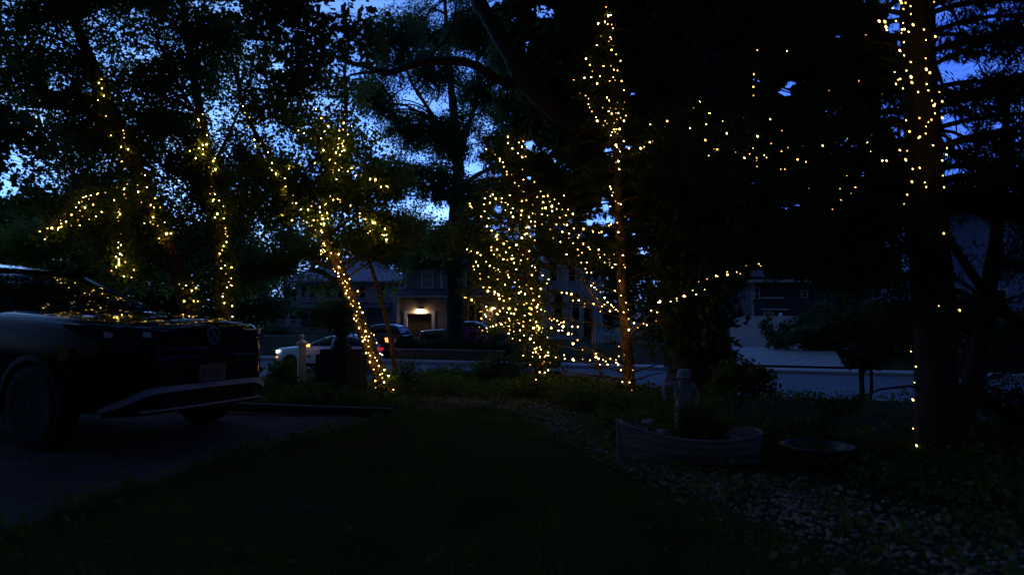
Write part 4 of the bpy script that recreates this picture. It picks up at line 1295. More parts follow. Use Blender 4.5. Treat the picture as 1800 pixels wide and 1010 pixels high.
def shrub(name, label, c, rad, n, leaf, size, seed, cat='shrub', L=0.2, k=12, stem_h=None, extra=None, group=None):
    gx, gy = c[0], c[1]
    gz = ground_z(gx, gy)
    root = thing(name, label, cat, (gx, gy, gz), 0, group)
    r = np.random.default_rng(seed)
    p, d = blob((gx, gy, gz + c[2]), rad, n, r, lo=-0.4)
    p[:, 2] = np.maximum(p[:, 2], gz + 0.03)
    mb = MB()
    for i in range(7):
        q = p[r.integers(0, len(p))]
        mb.tube([(gx + r.normal(0, .03), gy + r.normal(0, .03), gz - .02), ((gx + q[0]) / 2, (gy + q[1]) / 2, gz + (q[2] - gz) * .6), tuple(q)], [rad[2] * .03, rad[2] * .02, .003], 5)
    mb.build('stem', M_BARK_D, root, (gx, gy, gz), True, fix=False)
    foliage('foliage', p, d, leaf, root, (gx, gy, gz), L, k, size, 0.62, 0.2, seed + 4, False)
    if extra:
        pe, de = blob((gx, gy, gz + c[2] + rad[2] * .15), (rad[0], rad[1], rad[2]), n * 2, r, lo=-0.2)
        foliage('blossom', pe, de, extra, root, (gx, gy, gz), L * .5, 10, size * .9, 0.9, 0, seed + 5, False)
    return root


def shP(px, py, Y):
    q = P(px, py, Y)
    return q.x, q.y, q.z - ground_z(q.x, q.y)


shrub('ivy_plant', 'leafy ivy mound lit at the foot of the leaning birch', shP(678, 675, 10.55), (.34, .3, .22), 130, M_COVER, .05, 301, 'plant')
shrub('shrub', 'low shrub just right of the slim unlit birch', shP(720, 660, 11.2), (.22, .2, .3), 60, M_COVER, .05, 302)
shrub('shrub', 'dark rounded shrub at the road edge left of the broad lit evergreen', shP(875, 655, 11.9), (.5, .4, .34), 220, M_COVER, .06, 303)
shrub('shrub', 'low dark shrub midway between birch and evergreen', shP(790, 668, 11.8), (.55, .4, .2), 200, M_COVER, .06, 304)
shrub('shrub', 'leafy shrub with drooping sprays right of the stone boy', shP(1296, 676, 8.6), (.46, .4, .24), 150, M_COVER, .075, 305)
shrub('shrub', 'dark shrub at the base of the white ball-topped post', shP(505, 655, 10.8), (.3, .3, .2), 120, M_COVER, .05, 306)
shrub('shrub', 'low shrub between the black pier and the SUV', shP(455, 690, 10.6), (.5, .35, .16), 150, M_COVER, .05, 307)
shrub('shrub', 'large clipped round bush beside the white fence', shP(1418, 578, 33.5), (2.1, 1.6, 1.3), 900, M_LEAF_D, .16, 308, L=.4, k=16)
shrub('shrub', 'dark bush right of the clipped round bush', shP(1560, 575, 31.5), (2.3, 1.6, 1.3), 600, M_LEAF_D, .18, 309, L=.5, k=14)
shrub('shrub', 'dark bush at the far right beyond the road', shP(1740, 575, 28.5), (2.6, 1.4, 1.3), 600, M_LEAF_D, .18, 310, L=.5, k=14)
ga = 'pink azaleas in the yard across the street'
shrub('azalea_shrub', 'taller pink azalea right of the oak trunk', shP(832, 588, 34.9), (.46, .4, .36), 90, M_LEAF_D, .1, 311, L=.2, extra=M_PINK, group=ga)
shrub('azalea_shrub', 'lower pink azalea right of the taller one', shP(849, 599, 34.4), (.44, .4, .24), 80, M_LEAF_D, .1, 312, L=.2, extra=M_PINK, group=ga)
shrub('shrub', 'dark foundation bush left of the porch posts of the hip-roofed house', shP(455, 585, 62), (3.0, 1.2, 1.0), 260, M_LEAF_D, .25, 313, L=.6)
shrub('shrub', 'dark tall bush in front of the hip-roofed house door', shP(590, 560, 58), (2.6, 1.5, 1.6), 360, M_LEAF_D, .25, 314, L=.6)

# hedge on the retaining wall
a0, a1 = a_at(686, 12.6), a_at(905, 12.6)
hx, hy = road_pt(12.6, (a0 + a1) / 2)
hz = ground_z(hx, hy)
root = thing('hedge', 'long low dark hedge along the top of the brick wall', 'hedge', (hx, hy, hz))
r = np.random.default_rng(5)
n = 700
A_ = r.uniform(a0, a1, n)
D_ = r.uniform(12.15, 13.0, n)
p = np.stack([2.6 + RN[0] * D_ + RD[0] * A_, 20.6 + RN[1] * D_ + RD[1] * A_, hz + r.uniform(0.0, 0.72, n)], 1)
foliage('foliage', p, unit(r.normal(0, 1, (n, 3))), M_LEAF_D, root, (hx, hy, hz), .4, 14, .15, .6, 0, 71, False)
mb = MB()
zz = []
for i in range(29):
    q = road_pt(12.6, a0 + (a1 - a0) * (i + .5) / 29)
    zz.append((*q, hz + (.45 if i % 2 else .06)))
mb.tube(zz, .025, 5)
mb.build('stem', M_BARK_D, root, (hx, hy, hz), fix=False)

# brick wall below it
mb = MB()
a0, a1 = a_at(688, 11.85), a_at(885, 11.85)
c = road_pt(11.9, (a0 + a1) / 2)
rz = math.atan2(RD[1], RD[0])
root = thing('retaining_wall', 'low reddish brick retaining wall at the far pavement', 'wall', (*c, -1.05), rz)
ln = (a1 - a0)
m1 = MB()
for k in range(7):
    z0 = -0.05 + k * .075
    nb = int(ln / .44)
    for i in range(nb):
        o_ = (k % 2) * .22
        m1.box((-ln / 2 + (i + .5) * ln / nb + o_ - .11, R.uniform(-.006, .006), z0 + .035), (ln / nb - .012, .2, .068))
m1.build('brick_courses', M_WALLST, root)
MB().box((0, 0, .51), (ln + .1, .27, .06)).build('coping', M_CONC, root, bevel=.01)
# ---------------------------------------------------------------- houses
def siding(mb, x0, x1, z0, z1, y, course=0.14, face=-1):
    """lapped boards on a wall facing -y"""
    n = max(1, int(round((z1 - z0) / course)))
    h = (z1 - z0) / n
    for i in range(n):
        a, b = z0 + i * h, z0 + (i + 1) * h
        mb.add([(x0, y - .028, a), (x1, y - .028, a), (x1, y - .006, b), (x0, y - .006, b), (x0, y, a), (x1, y, a)], [(0, 1, 2, 3), (4, 5, 1, 0)])
    return mb


def window(root, x0, x1, z0, z1, y, fm=None, pm=None, bars=1, mull=0, t=0.10):
    m = MB()
    m.b2(x0 - t, x0, y - .06, y + .02, z0, z1)
    m.b2(x1, x1 + t, y - .06, y + .02, z0, z1)
    m.b2(x0 - t - .02, x1 + t + .02, y - .07, y + .02, z1, z1 + t)
    m.b2(x0 - t - .04, x1 + t + .04, y - .11, y + .02, z0 - t * .8, z0)
    for i in range(bars):
        zz = z0 + (z1 - z0) * (i + 1) / (bars + 1)
        m.b2(x0, x1, y - .045, y + .01, zz - .03, zz + .03)
    for i in range(mull):
        xx = x0 + (x1 - x0) * (i + 1) / (mull + 1)
        m.b2(xx - .05, xx + .05, y - .05, y + .01, z0, z1)
    w = m.build('window', fm or M_TRIM, root)
    MB().b2(x0, x1, y - .02, y - .005, z0, z1).build('pane', pm or M_PANE, w)
    return w


def hip(mb, x0, x1, y0, y1, z, h, inset=None):
    s = inset if inset is not None else (y1 - y0) / 2
    ym = (y0 + y1) / 2
    a, b, c, d = (x0, y0, z), (x1, y0, z), (x1, y1, z), (x0, y1, z)
    e, f_ = (x0 + s, ym, z + h), (x1 - s, ym, z + h)
    mb.add([a, b, c, d, e, f_], [(0, 1, 5, 4), (1, 2, 5), (2, 3, 4, 5), (3, 0, 4), (0, 3, 2, 1)])
    mb.b2(x0 + .01, x1 - .01, y0 + .01, y1 - .01, z - .16, z - .004)
    return mb


HG = 'houses across the street'
# the hip-roofed pale house, left
Y = 70.0
k = Y / F
X = lambda px: (px - 900) * k
Z = lambda py: CAMZ - (py - 555) * k
oz = -0.45
root = thing('pale_house', 'pale two-storey house with a hipped roof and long front porch', 'house', (X(610), Y, oz), 0, HG)
cx = X(610)
m = MB()
m.b2(X(520) - cx, X(700) - cx, .03, 9, -.3, Z(497) - oz)
siding(m, X(520) - cx, X(700) - cx, 0, Z(497) - oz, .03, .18)
m.build('wall', M_SIDE_W, root)
m = hip(MB(), X(505) - cx, X(714) - cx, -.7, 9.6, Z(497) - oz + .17, Z(448) - Z(497), 4.2)
rf = m.build('roof', M_ROOF_L, root)
MB().b2(X(660) - cx, X(660) - cx + .6, 3.6, 4.3, 4.9, 7.3).build('chimney', M_WALLST, rf)
for a, b in ((632, 642), (593, 603), (572, 580), (545, 553), (530, 537), (668, 676)):
    window(root, X(a) - cx, X(b) - cx, Z(523) - oz, Z(502) - oz, 0, bars=1)
m = MB()
zt, zb = Z(531) - oz, Z(541) - oz
x0, x1 = X(415) - cx, X(690) - cx
m.add([(x0, -3.2, zb), (x1, -3.2, zb), (x1, -.02, zt), (x0, -.02, zt), (x0, -3.2, zb - .16), (x1, -3.2, zb - .16), (x1, -.02, zb - .16), (x0, -.02, zb - .16)], [(0, 1, 2, 3), (0, 4, 5, 1), (7, 6, 5, 4), (1, 5, 6, 2), (0, 3, 7, 4)])
m.build('porch_roof', M_ROOF, root)
for px in (427, 473, 524):
    m = MB()
    xx = X(px) - cx
    m.b2(xx - .14, xx + .14, -3.1, -2.82, 0, zb - .17)
    m.b2(xx - .2, xx + .2, -3.16, -2.76, zb - .36, zb - .18)
    m.b2(xx - .2, xx + .2, -3.16, -2.76, 0.55, .7)
    m.build('column', M_TRIM, root)
m = MB()
m.b2(x0 + .2, X(545) - cx, -3.0, -2.92, 1.22, 1.32)
m.b2(x0 + .2, X(545) - cx, -3.0, -2.92, .62, .70)
i = x0 + .3
while i < X(545) - cx:
    m.b2(i - .03, i + .03, -2.98, -2.94, .7, 1.22)
    i += .2
m.build('railing', M_TRIM, root)
MB().b2(x0, x1, -3.3, .02, -.3, .55).build('porch_floor', M_CONC, root)
MB().b2(X(420) - cx, X(520) - cx, .05, 5, -.3, zb - .17).build('side_wall', M_SIDE_T, root)

# the garage house
Y = 55.0
k = Y / F
cx = X(790)
root = thing('tan_house', 'tan house with a lit lamp over its single garage door', 'house', (cx, Y, oz), 0, HG)
ez = Z(522) - oz
gx0, gx1 = X(698) - cx, X(812) - cx
dx0, dx1 = X(716) - cx, X(759) - cx
dt = Z(551) - oz
m = MB()
m.b2(gx0, dx0 - .25, .03, 7, -.3, ez)
m.b2(dx1 + .25, gx1, .03, 7, -.3, ez)
m.b2(dx0 - .25, dx1 + .25, .03, 7, dt + .26, ez)
siding(m, gx0, dx0 - .25, 0, ez, .03, .15)
siding(m, dx1 + .25, gx1, 0, ez, .03, .15)
siding(m, dx0 - .25, dx1 + .25, dt + .26, ez, .03, .15)
x1 = X(905) - cx
m.b2(gx1 + .01, x1, 1.8, 7, -.3, ez)
siding(m, gx1 + .01, x1, 0, ez, 1.8, .15)
u0, u1 = X(704) - cx, X(900) - cx
ut, ub = Z(467) - oz, Z(512) - oz
m.b2(u0, u1, 1.2, 8, ub - .6, ut)
siding(m, u0, u1, ub - .2, ut, 1.2, .15)
m.build('wall', M_SIDE_T, root)
m = MB()
m.b2(dx0 - .25, dx0 - .005, -.03, .6, 0, dt)
m.b2(dx1 + .005, dx1 + .25, -.03, .6, 0, dt)
m.b2(dx0 - .27, dx1 + .27, -.035, .6, dt + .003, dt + .25)
m.build('garage_door_frame', M_TRIM, root)
m = MB()
for i in range(4):
    m.b2(dx0, dx1, .45, .52, dt * i / 4 + .012, dt * (i + 1) / 4 - .008)
    for j in range(4):
        w_ = (dx1 - dx0) / 4
        m.b2(dx0 + j * w_ + .07, dx0 + (j + 1) * w_ - .07, .425, .452, dt * i / 4 + .1, dt * (i + 1) / 4 - .1)
m.build('garage_door', M_DOORB, root)
m = MB()
m.b2(gx0 - .02, gx0 + .14, -.04, .02, 0, ez)
for px in (708.5, 773):
    m.b2(X(px) - cx - .09, X(px) - cx + .09, 1.13, 1.16, ub - .2, ut)
m.b2(gx0 - .3, x1 + .1, -.42, -.3, ez - .02, ez + .14)
m.build('corner_board', M_TRIM, root)
m = MB()
x0, x1b = gx0 - .35, X(905) - cx
m.add([(x0, -.45, ez + .15), (x1b, -.45, ez + .15), (x1b, 1.19, ez + .75), (x0, 1.19, ez + .75), (x0, 1.19, ez - .02), (x1b, 1.19, ez - .02), (x1b, -.29, ez - .02), (x0, -.29, ez - .02)], [(0, 1, 2, 3), (4, 5, 6, 7), (1, 6, 5, 2), (0, 3, 4, 7), (0, 7, 6, 1)])
m.build('pent_roof', M_ROOF, root)
hip(MB(), u0 - .45, u1 + .4, .7, 8.5, ut + .17, 2.0, 3.4).build('roof', M_ROOF, root)
window(root, X(739) - cx, X(756) - cx, Z(504) - oz, Z(476) - oz, 1.18, pm=M_BLIND, bars=1)
window(root, X(786) - cx, X(797) - cx, Z(502) - oz, Z(474) - oz, 1.18, bars=1)
window(root, X(818) - cx, X(846) - cx, Z(500) - oz, Z(474) - oz, 1.18, bars=0, mull=1)
window(root, X(822) - cx, X(846) - cx, Z(577) - oz, Z(535) - oz, 1.77, bars=0, mull=1)
window(root, X(788) - cx, X(796) - cx, Z(575) - oz, Z(535) - oz, -.0, pm=M_DOORB, bars=0)
# lamp over the garage door: back plate, two frosted cups
lx = X(739.5) - cx
lz = Z(544) - oz
m = MB()
m.b2(lx - .26, lx + .26, -.06, .0, lz + .02, lz + .13)
for s in (-.15, .15):
    m.tube([(lx + s, -.05, lz + .08), (lx + s, -.17, lz + .10), (lx + s, -.17, lz + .04)], .018, 6)
    m.lathe([(.02, lz + .06), (.07, lz + .04), (.085, lz + .0)], 12, (lx + s, -.17, 0))
la = m.build('wall_lamp', M_BLACK, root)
for s in (-.15, .15):
    MB().ell((lx + s, -.17, lz - .03), (.075, .075, .085)).build('bulb', M_LAMP, la, smooth=True)
# lit porch
m = MB()
for px in (853, 868, 906):
    xx = X(px) - cx
    m.b2(xx - .09, xx + .09, -.25, -.07, 0, ez - .03)
m.build('porch_post', M_TRIM, root)
MB().b2(X(872) - cx, X(890) - cx, 1.70, 1.76, .05, 2.15).build('door', M_DOORB, root)
lx, lz = X(863) - cx, Z(541) - oz
m = MB()
m.tube([(lx, 1.76, lz + .12), (lx, 1.6, lz + .2), (lx, 1.5, lz + .14)], .02, 6)
m.lathe([(.03, lz + .14), (.13, lz + .08), (.13, lz + .05)], 10, (lx, 1.5, 0))
la = m.build('wall_lamp', M_BLACK, root)
MB().ell((lx, 1.5, lz - .02), (.11, .11, .13)).build('bulb', M_PORCH, la, smooth=True)
MB().b2(gx1 + .05, x1b, -.5, 1.7, -.3, .0).build('porch_floor', M_CONC, root)

# pale house behind the slim spruce
Y = 48.0
k = Y / F
cx = X(1008)
oz = -.45
root = thing('pale_house', 'pale grey clapboard house seen between lit evergreen and slim spruce', 'house', (cx, Y, oz), 0, HG)
m = MB()
x0, x1 = X(955) - cx, X(1058) - cx
et = Z(432) - oz
m.b2(x0, x1, .03, 8, -.3, et)
siding(m, x0, x1, 0, et, .03, .13)
m.build('wall', M_SIDE_W, root)
m = MB()
m.add([(x0 - .4, -.5, et), (x1 + .4, -.5, et), (x1 + .4, 8.5, et), (x0 - .4, 8.5, et), (x0 - .4, 4, et + 2.0), (x1 + .4, 4, et + 2.0)], [(0, 1, 5, 4), (2, 3, 4, 5), (1, 2, 5), (3, 0, 4), (0, 3, 2, 1)])
m.build('roof', M_ROOF, root)
for a, b, c, d in ((967, 979, 494, 458), (1000, 1011, 494, 458), (1028, 1038, 494, 458), (974, 988, 562, 516), (1006, 1018, 562, 516)):
    window(root, X(a) - cx, X(b) - cx, Z(c) - oz, Z(d) - oz, 0, bars=1)
m = MB()
for px in (996, 1023, 1046, 1056):
    xx = X(px) - cx
    m.b2(xx - .09, xx + .09, -.05, -.0, 0, et - .02)
m.build('corner_board', M_TRIM, root)
MB().b2(X(1026) - cx, X(1040) - cx, -.06, .0, .05, 2.2).build('door', M_DOORB, root)

# slate house at the right
Y = 45.0
k = Y / F
cx = X(1385)
root = thing('slate_house', 'dark slate-coloured house with white corner trim above the white fence', 'house', (cx, Y, oz), 0, HG)
x0, x1 = X(1322) - cx, X(1470) - cx
et = Z(496) - oz
m = MB()
m.b2(x0, x1, .03, 9, -.3, et)
siding(m, x0, x1, 0, et, .03, .15)
m.build('wall', M_SIDE_D, root)
m = MB()
m.b2(x0 - .03, x0 + .1, -.03, .0, 0, et)
m.b2(x0 - .9, x1, -.75, -.6, et - .02, et + .16)
m.b2(x0 - .9, x0 - .02, -.6, .6, et - .02, et + .16)
m.b2(X(1338) - cx, X(1376) - cx, -.16, -.0, Z(525) - oz, Z(522) - oz)
m.b2(X(1338) - cx, X(1384) - cx, -.16, -.0, Z(545) - oz, Z(542) - oz)
m.build('corner_board', M_TRIM, root)
hip(MB(), x0 - .95, x1 + .6, -.8, 9.6, et + .34, 2.4, 4.4).build('roof', M_ROOF, root)
window(root, X(1327) - cx, X(1333.5) - cx, Z(524) - oz, Z(506) - oz, 0, bars=1, t=.07)
window(root, X(1344) - cx, X(1356) - cx, Z(574) - oz, Z(550) - oz, 0, bars=0, mull=1, t=.08)
window(root, X(1410) - cx, X(1418) - cx, Z(522) - oz, Z(511) - oz, 0, bars=1, t=.07)

# blue-grey house behind the pines, far right
Y = 40.0
k = Y / F
cx = X(1740)
root = thing('clapboard_house', 'tall blue-grey clapboard house half hidden behind the pine at far right', 'house', (cx, Y, oz), 0, HG)
x0, x1 = X(1632) - cx, X(1870) - cx
et = Z(372) - oz
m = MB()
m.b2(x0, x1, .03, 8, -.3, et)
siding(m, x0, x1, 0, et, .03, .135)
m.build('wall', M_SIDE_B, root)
hip(MB(), x0 - .6, x1 + .6, -.6, 8.6, et + .17, 2.2, 3.5).build('roof', M_ROOF, root)
for a, b, c, d in ((1745, 1768, 470, 425), (1800, 1822, 470, 425), (1745, 1768, 560, 510)):
    window(root, X(a) - cx, X(b) - cx, Z(c) - oz, Z(d) - oz, 0, bars=1)
MB().b2(x0 - .02, x0 + .14, -.04, .0, 0, et).build('corner_board', M_TRIM, root)

# white privacy fence
Y = 37.5
k = Y / F
cx = X(1330)
gz = ground_z(cx, Y)
root = thing('privacy_fence', 'white board privacy fence left of the clipped round bush', 'fence', (cx, Y, gz))
m = MB()
i = X(1284) - cx
while i < X(1400) - cx:
    m.b2(i, i + .148, -.02, .02, .06, 1.55)
    i += .15
m.build('panel', M_WHITE, root)
m = MB()
m.b2(X(1284) - cx, X(1400) - cx, -.035, .035, 1.552, 1.64)
m.b2(X(1284) - cx, X(1400) - cx, -.035, .035, .0, .058)
m.build('rail', M_WHITE, root)
for px in (1298, 1372):
    xx = X(px) - cx
    m = MB()
    m.b2(xx - .075, xx + .075, -.09, .09, -.05, 1.72)
    m.lathe([(.12, 1.722), (.12, 1.76), (.07, 1.80), (.002, 1.84)], 4, (xx, 0, 0))
    m.build('post', M_WHITE, root)
# picket fence behind the slim spruce
Y = 40.0
k = Y / F
cx = X(1070)
gz = ground_z(cx, Y)
root = thing('picket_fence', 'small white picket fence behind the slim spruce trunk', 'fence', (cx, Y, gz))
m = MB()
i = X(1040) - cx
while i < X(1098) - cx:
    m.prism([(i, -.01, .05), (i + .08, -.01, .05), (i + .08, -.01, .68), (i + .04, -.01, .76), (i, -.01, .68)], (0, -.02, 0))
    i += .16
m.build('pickets', M_WHITE, root)
m = MB()
m.b2(X(1040) - cx, X(1098) - cx, -.008, .03, .18, .25)
m.b2(X(1040) - cx, X(1098) - cx, -.008, .03, .52, .59)
m.build('rail', M_WHITE, root)
for px in (1046, 1092):
    xx = X(px) - cx
    m = MB()
    m.b2(xx - .05, xx + .05, .032, .13, -.03, .80)
    m.ell((xx, .08, .85), (.06, .06, .06), 10, 6)
    m.build('post', M_WHITE, root)
# ---------------------------------------------------------------- vehicles (front at x = 0, tail at -L, left side +y)
STN = [(0.0, .60, .46, 1.07), (-.06, .74, .36, 1.10), (-.18, .86, .32, 1.13), (-.40, .935, .30, 1.155), (-.75, .975, .30, 1.185), (-1.3, .99, .28, 1.225), (-1.88, .995, .28, 1.265),
       (-2.4, .995, .28, 1.25), (-3.6, .99, .28, 1.26), (-4.5, .965, .30, 1.28), (-4.85, .90, .36, 1.25), (-5.0, .78, .50, 1.06)]
FRONT = [(0.0, 0.0), (-.006, .3), (-.02, .60), (-.06, .74), (-.18, .86), (-.40, .935), (-.75, .975), (-1.1, .985)]


def front_pt(s):
    """walk outward along the nose in plan: s is the lateral place up to .86, beyond that back along the side"""
    sg = 1 if s >= 0 else -1
    s = abs(s)
    acc = 0
    for i in range(len(FRONT) - 1):
        (x0, y0), (x1, y1) = FRONT[i], FRONT[i + 1]
        l = math.hypot(x1 - x0, y1 - y0)
        if s <= acc + l or i == len(FRONT) - 2:
            t = (s - acc) / l
            nx, ny = (y1 - y0) / l, -(x1 - x0) / l
            return x0 + (x1 - x0) * t, sg * (y0 + (y1 - y0) * t), nx, sg * ny
        acc += l


def ribbon(mb, pts, off=0.012, th=0.03):
    """pts: (s, z0, z1) along the nose; a band standing proud of the body"""
    rows = []
    for s, z0, z1 in pts:
        x, y, nx, ny = front_pt(s)
        a, b = off, off - th
        rows.append([(x + nx * a, y + ny * a, z0), (x + nx * a, y + ny * a, z1), (x + nx * b, y + ny * b, z1), (x + nx * b, y + ny * b, z0), (x + nx * a, y + ny * a, z0)])
    mb.grid(rows)
    mb.poly(rows[0][:4])
    mb.poly(rows[-1][:4])
    return mb


def car(name, label, cat, loc, rz, Ls, Ws, Hs, paint, near=False, roof=None, group=None, lit=False, sedan=False):
    root = thing(name, label, cat, loc, rz, group)
    fx, fy, fz = Ls / 5.0, Ws / 1.99, Hs / 1.78
    sc = (fx, fy, fz)

    def fin(mb):
        mb.v = [(x * fx, y * fy, z * fz) for x, y, z in mb.v]
        return mb

    m = MB()
    rings = []
    for x, hw, zb, zt in STN:
        h = [(0, zb), (hw - .14, zb), (hw - .03, zb + .06), (hw, zb + .22), (hw + .004, .80), (hw - .02, zt - .14), (hw - .055, zt - .045), (hw - .16, zt - .005), (hw * .5, zt + .015), (0, zt + .022)]
        rings.append([(x, y, z) for y, z in h] + [(x, -y, z) for y, z in reversed(h[1:-1])] + [(x, h[0][0], h[0][1])])
    m.grid(rings)
    m.poly(rings[0][:-1])
    m.poly(rings[-1][:-1])
    body = fin(m).build('body', paint, root, smooth=True, sub=1 if not near else 2)
    # glasshouse
    G = [(-1.78, .74, .74, 1.22, 1.255), (-2.0, .83, .78, 1.22, 1.35), (-2.4, .865, .74, 1.21, 1.52), (-2.85, .88, .69, 1.21, 1.69), (-3.2, .885, .665, 1.21, 1.755), (-3.7, .88, .655, 1.21, 1.80), (-4.4, .86, .63, 1.22, 1.75), (-4.72, .82, .60, 1.22, 1.62), (-4.95, .74, .62, 1.21, 1.25)]
    if sedan:
        G = [(-1.60, .74, .74, 1.18, 1.24), (-2.0, .84, .72, 1.18, 1.48), (-2.45, .86, .64, 1.18, 1.70), (-2.9, .87, .60, 1.18, 1.77), (-3.5, .86, .58, 1.18, 1.74), (-4.0, .82, .62, 1.18, 1.58), (-4.45, .74, .64, 1.18, 1.26)]
    m = MB()
    rings = []
    for x, wb, wt, zb, zt in G:
        h = [(0, zb), (wb, zb), (wb - (wb - wt) * .45, zb + (zt - zb) * .5), (wt + .02, zt - .05 * min(1, (zt - zb) * 3)), (wt - .08, zt - .008), (wt * .5, zt + .012), (0, zt + .018)]
        rings.append([(x, y, z) for y, z in h] + [(x, -y, z) for y, z in reversed(h[1:-1])] + [(x, *h[0])])
    m.grid(rings)
    m.poly(rings[0][:-1])
    m.poly(rings[-1][:-1])
    fin(m).build('window_glass', M_GLASS, root, smooth=True, sub=1)
    # roof skin with pillars
    m = MB()
    rr = []
    for x, wb, wt, zb, zt in G[3:-1]:
        z = zt + .012
        rr.append([(x, -wt - .01, z - .075), (x, -wt + .07, z - .004), (x, -wt * .5, z + .014), (x, 0, z + .022), (x, wt * .5, z + .014), (x, wt - .07, z - .004), (x, wt + .01, z - .075)])
    m.grid(rr)
    for s in (1, -1):
        m.tube([(x, s * (wt + .0), zt - .045) for x, wb, wt, zb, zt in G[:4]], .042, 6)
        m.tube([(G[4][0] - .1, s * (G[4][1] + .006), 1.22), (G[4][0] - .15, s * (G[4][2] + .02), G[4][4] - .06)], .045, 6)
        m.tube([(x, s * (wb + .005), zb + .03) for x, wb, wt, zb, zt in G], .022, 5)
        m.tube([(x, s * (wt + .012), zt - .06) for x, wb, wt, zb, zt in G[3:]], .04, 6)
    fin(m).build('roof', roof or paint, root, smooth=True)
    if not sedan and not near:
        for s in (1, -1):
            m = MB()
            m.tube([(-3.0, s * .60, 1.75), (-3.15, s * .6, 1.81), (-3.7, s * .6, 1.85), (-4.25, s * .585, 1.82), (-4.4, s * .58, 1.75)], .018, 6)
            fin(m).build('roof_rail', M_SILVER if near else M_PLASTIC, root, smooth=True)
    # wheels and arches
    wr = .375 * fz if not near else .375
    for ax in (-1.08, -4.02):
        for s in (1, -1):
            w = MB()
            yo = s * (.985 * fy)
            n = [(wr * .64, -.11), (wr * .78, -.12), (wr * .95, -.115), (wr, -.09), (wr, .09), (wr * .95, .115), (wr * .78, .12), (wr * .64, .11), (wr * .64, -.11)]
            w.lathe([(r_, z_) for r_, z_ in n], 28, (ax * fx, yo - s * .10, wr), 'y')
            tyre = w.build('wheel', M_TYRE, root, smooth=True)
            w = MB()
            w.lathe([(wr * .64, -.08), (wr * .66, .10), (wr * .60, .095), (wr * .58, .0)] if s > 0 else [(wr * .64, .08), (wr * .66, -.10), (wr * .60, -.095), (wr * .58, .0)], 28, (ax * fx, yo - s * .10, wr), 'y')
            for q in range(5):
                a = 2 * PI * q / 5 + .3
                for da in (-.16, .16):
                    w.tube([(ax * fx + math.cos(a) * wr * .08, yo - s * .02, wr + math.sin(a) * wr * .08), (ax * fx + math.cos(a + da) * wr * .61, yo - s * .03, wr + math.sin(a + da) * wr * .61)], .02, 5)
            w.lathe([(.001, s * .015), (wr * .14, s * .01), (wr * .16, -s * .02)], 12, (ax * fx, yo - s * .02, wr), 'y')
            w.lathe([(.001, -s * .05), (wr * .6, -s * .05)], 20, (ax * fx, yo - s * .02, wr), 'y')
            w.build('rim', M_RIM, tyre, smooth=True)
            m = MB()
            for i in range(15):
                pass
            arc = [PI * (i / 14) * 1.12 - .06 * PI for i in range(15)]
            rows = [[(ax * fx + math.cos(a) * r_, s * (y_ * fy), wr + math.sin(a) * r_) for r_, y_ in ((wr * 1.05, .84), (wr * 1.05, 1.0), (wr * 1.10, 1.012), (wr * 1.26, 1.006), (wr * 1.26, .95))] for a in arc]
            m.grid(rows)
            m.build('wheel_arch', M_PLASTIC, root, smooth=True)
            m = MB()
            m.lathe([(.001, 0), (wr * 1.06, 0)], 24, (ax * fx, s * .985 * fy + s * .006, wr), 'y')
            m.build('wheel_well', M_BLACK, root)
    # sills
    for s in (1, -1):
        m = MB()
        m.b2(-3.45, -1.62, s * .90, s * 1.0, .27, .44)
        fin(m).build('sill', M_PLASTIC, root, bevel=.02)
        m = MB()
        mx_ = -2.22 if not (near and s > 0) else -2.75
        m.ell((mx_, s * 1.08, 1.30), (.085, .12, .085), 12, 8)
        m.tube([(mx_ + .02, s * .88, 1.24), (mx_ + .01, s * 1.02, 1.27)], .03, 6)
        mir = fin(m).build('mirror', paint, root, smooth=True)
        if lit and s > 0:
            fin(MB().box((-2.20, s * 1.175, 1.30), (.19, .07, .13))).build('indicator', M_AMBER, mir, bevel=.01)
    for s in (1, -1):
        if near:
            m = ribbon(MB(), [(s * v, a, b) for v, a, b in ((.50, 1.0, 1.035), (.62, .985, 1.055), (.76, .97, 1.07), (.92, .965, 1.085), (1.08, .99, 1.10), (1.24, 1.04, 1.115), (1.40, 1.095, 1.12))], .022, .05)
            hl = m.build('headlight', M_LENS, root, smooth=False)
            for v in (.66, .95):
                ribbon(MB(), [(s * (v - .035), 1.005, 1.05), (s * v, 1.005, 1.055), (s * (v + .035), 1.008, 1.058)], .0255, .02).build('led', M_LED, hl)
            ribbon(MB(), [(s * (.50 + .9 * i / 12), *((lambda z: (z, z + .008))(1.037 + .085 * i / 12))) for i in range(13)], .028, .03).build('light_strip', M_CHROME, hl)
            m = ribbon(MB(), [(s * 1.34, .83, .92), (s * 1.40, .80, .93), (s * 1.45, .80, .91)], .022, .03)
            m.build('side_marker', M_AMBERR, root)
            m = ribbon(MB(), [(s * .80, .615, .63), (s * .9, .585, .645), (s * 1.02, .58, .635), (s * 1.12, .605, .62)], .02, .03)
            m.build('fog_lamp', M_LENS, root)
        else:
            m = ribbon(MB(), [(s * .55, .90, 1.00), (s * .72, .88, 1.02), (s * .92, .90, 1.03), (s * 1.15, .95, 1.04)], .03, .05)
            fin(m).build('headlight', M_HEAD if lit else M_LENS, root)
            m = ribbon(MB(), [(s * .55, .66, .71), (s * .85, .66, .72), (s * 1.0, .68, .71)], .03, .05)
            fin(m).build('running_light', M_AMBER if lit else M_LENS, root)
        m = MB().box((-4.96, s * .68, 1.08), (.16, .40, .14)) if not sedan else MB().box((-4.96, s * .66, .98), (.1, .4, .12))
        fin(m).build('tail_light', M_TAIL if lit else M_AMBERR, root, bevel=.02)
    m = MB()
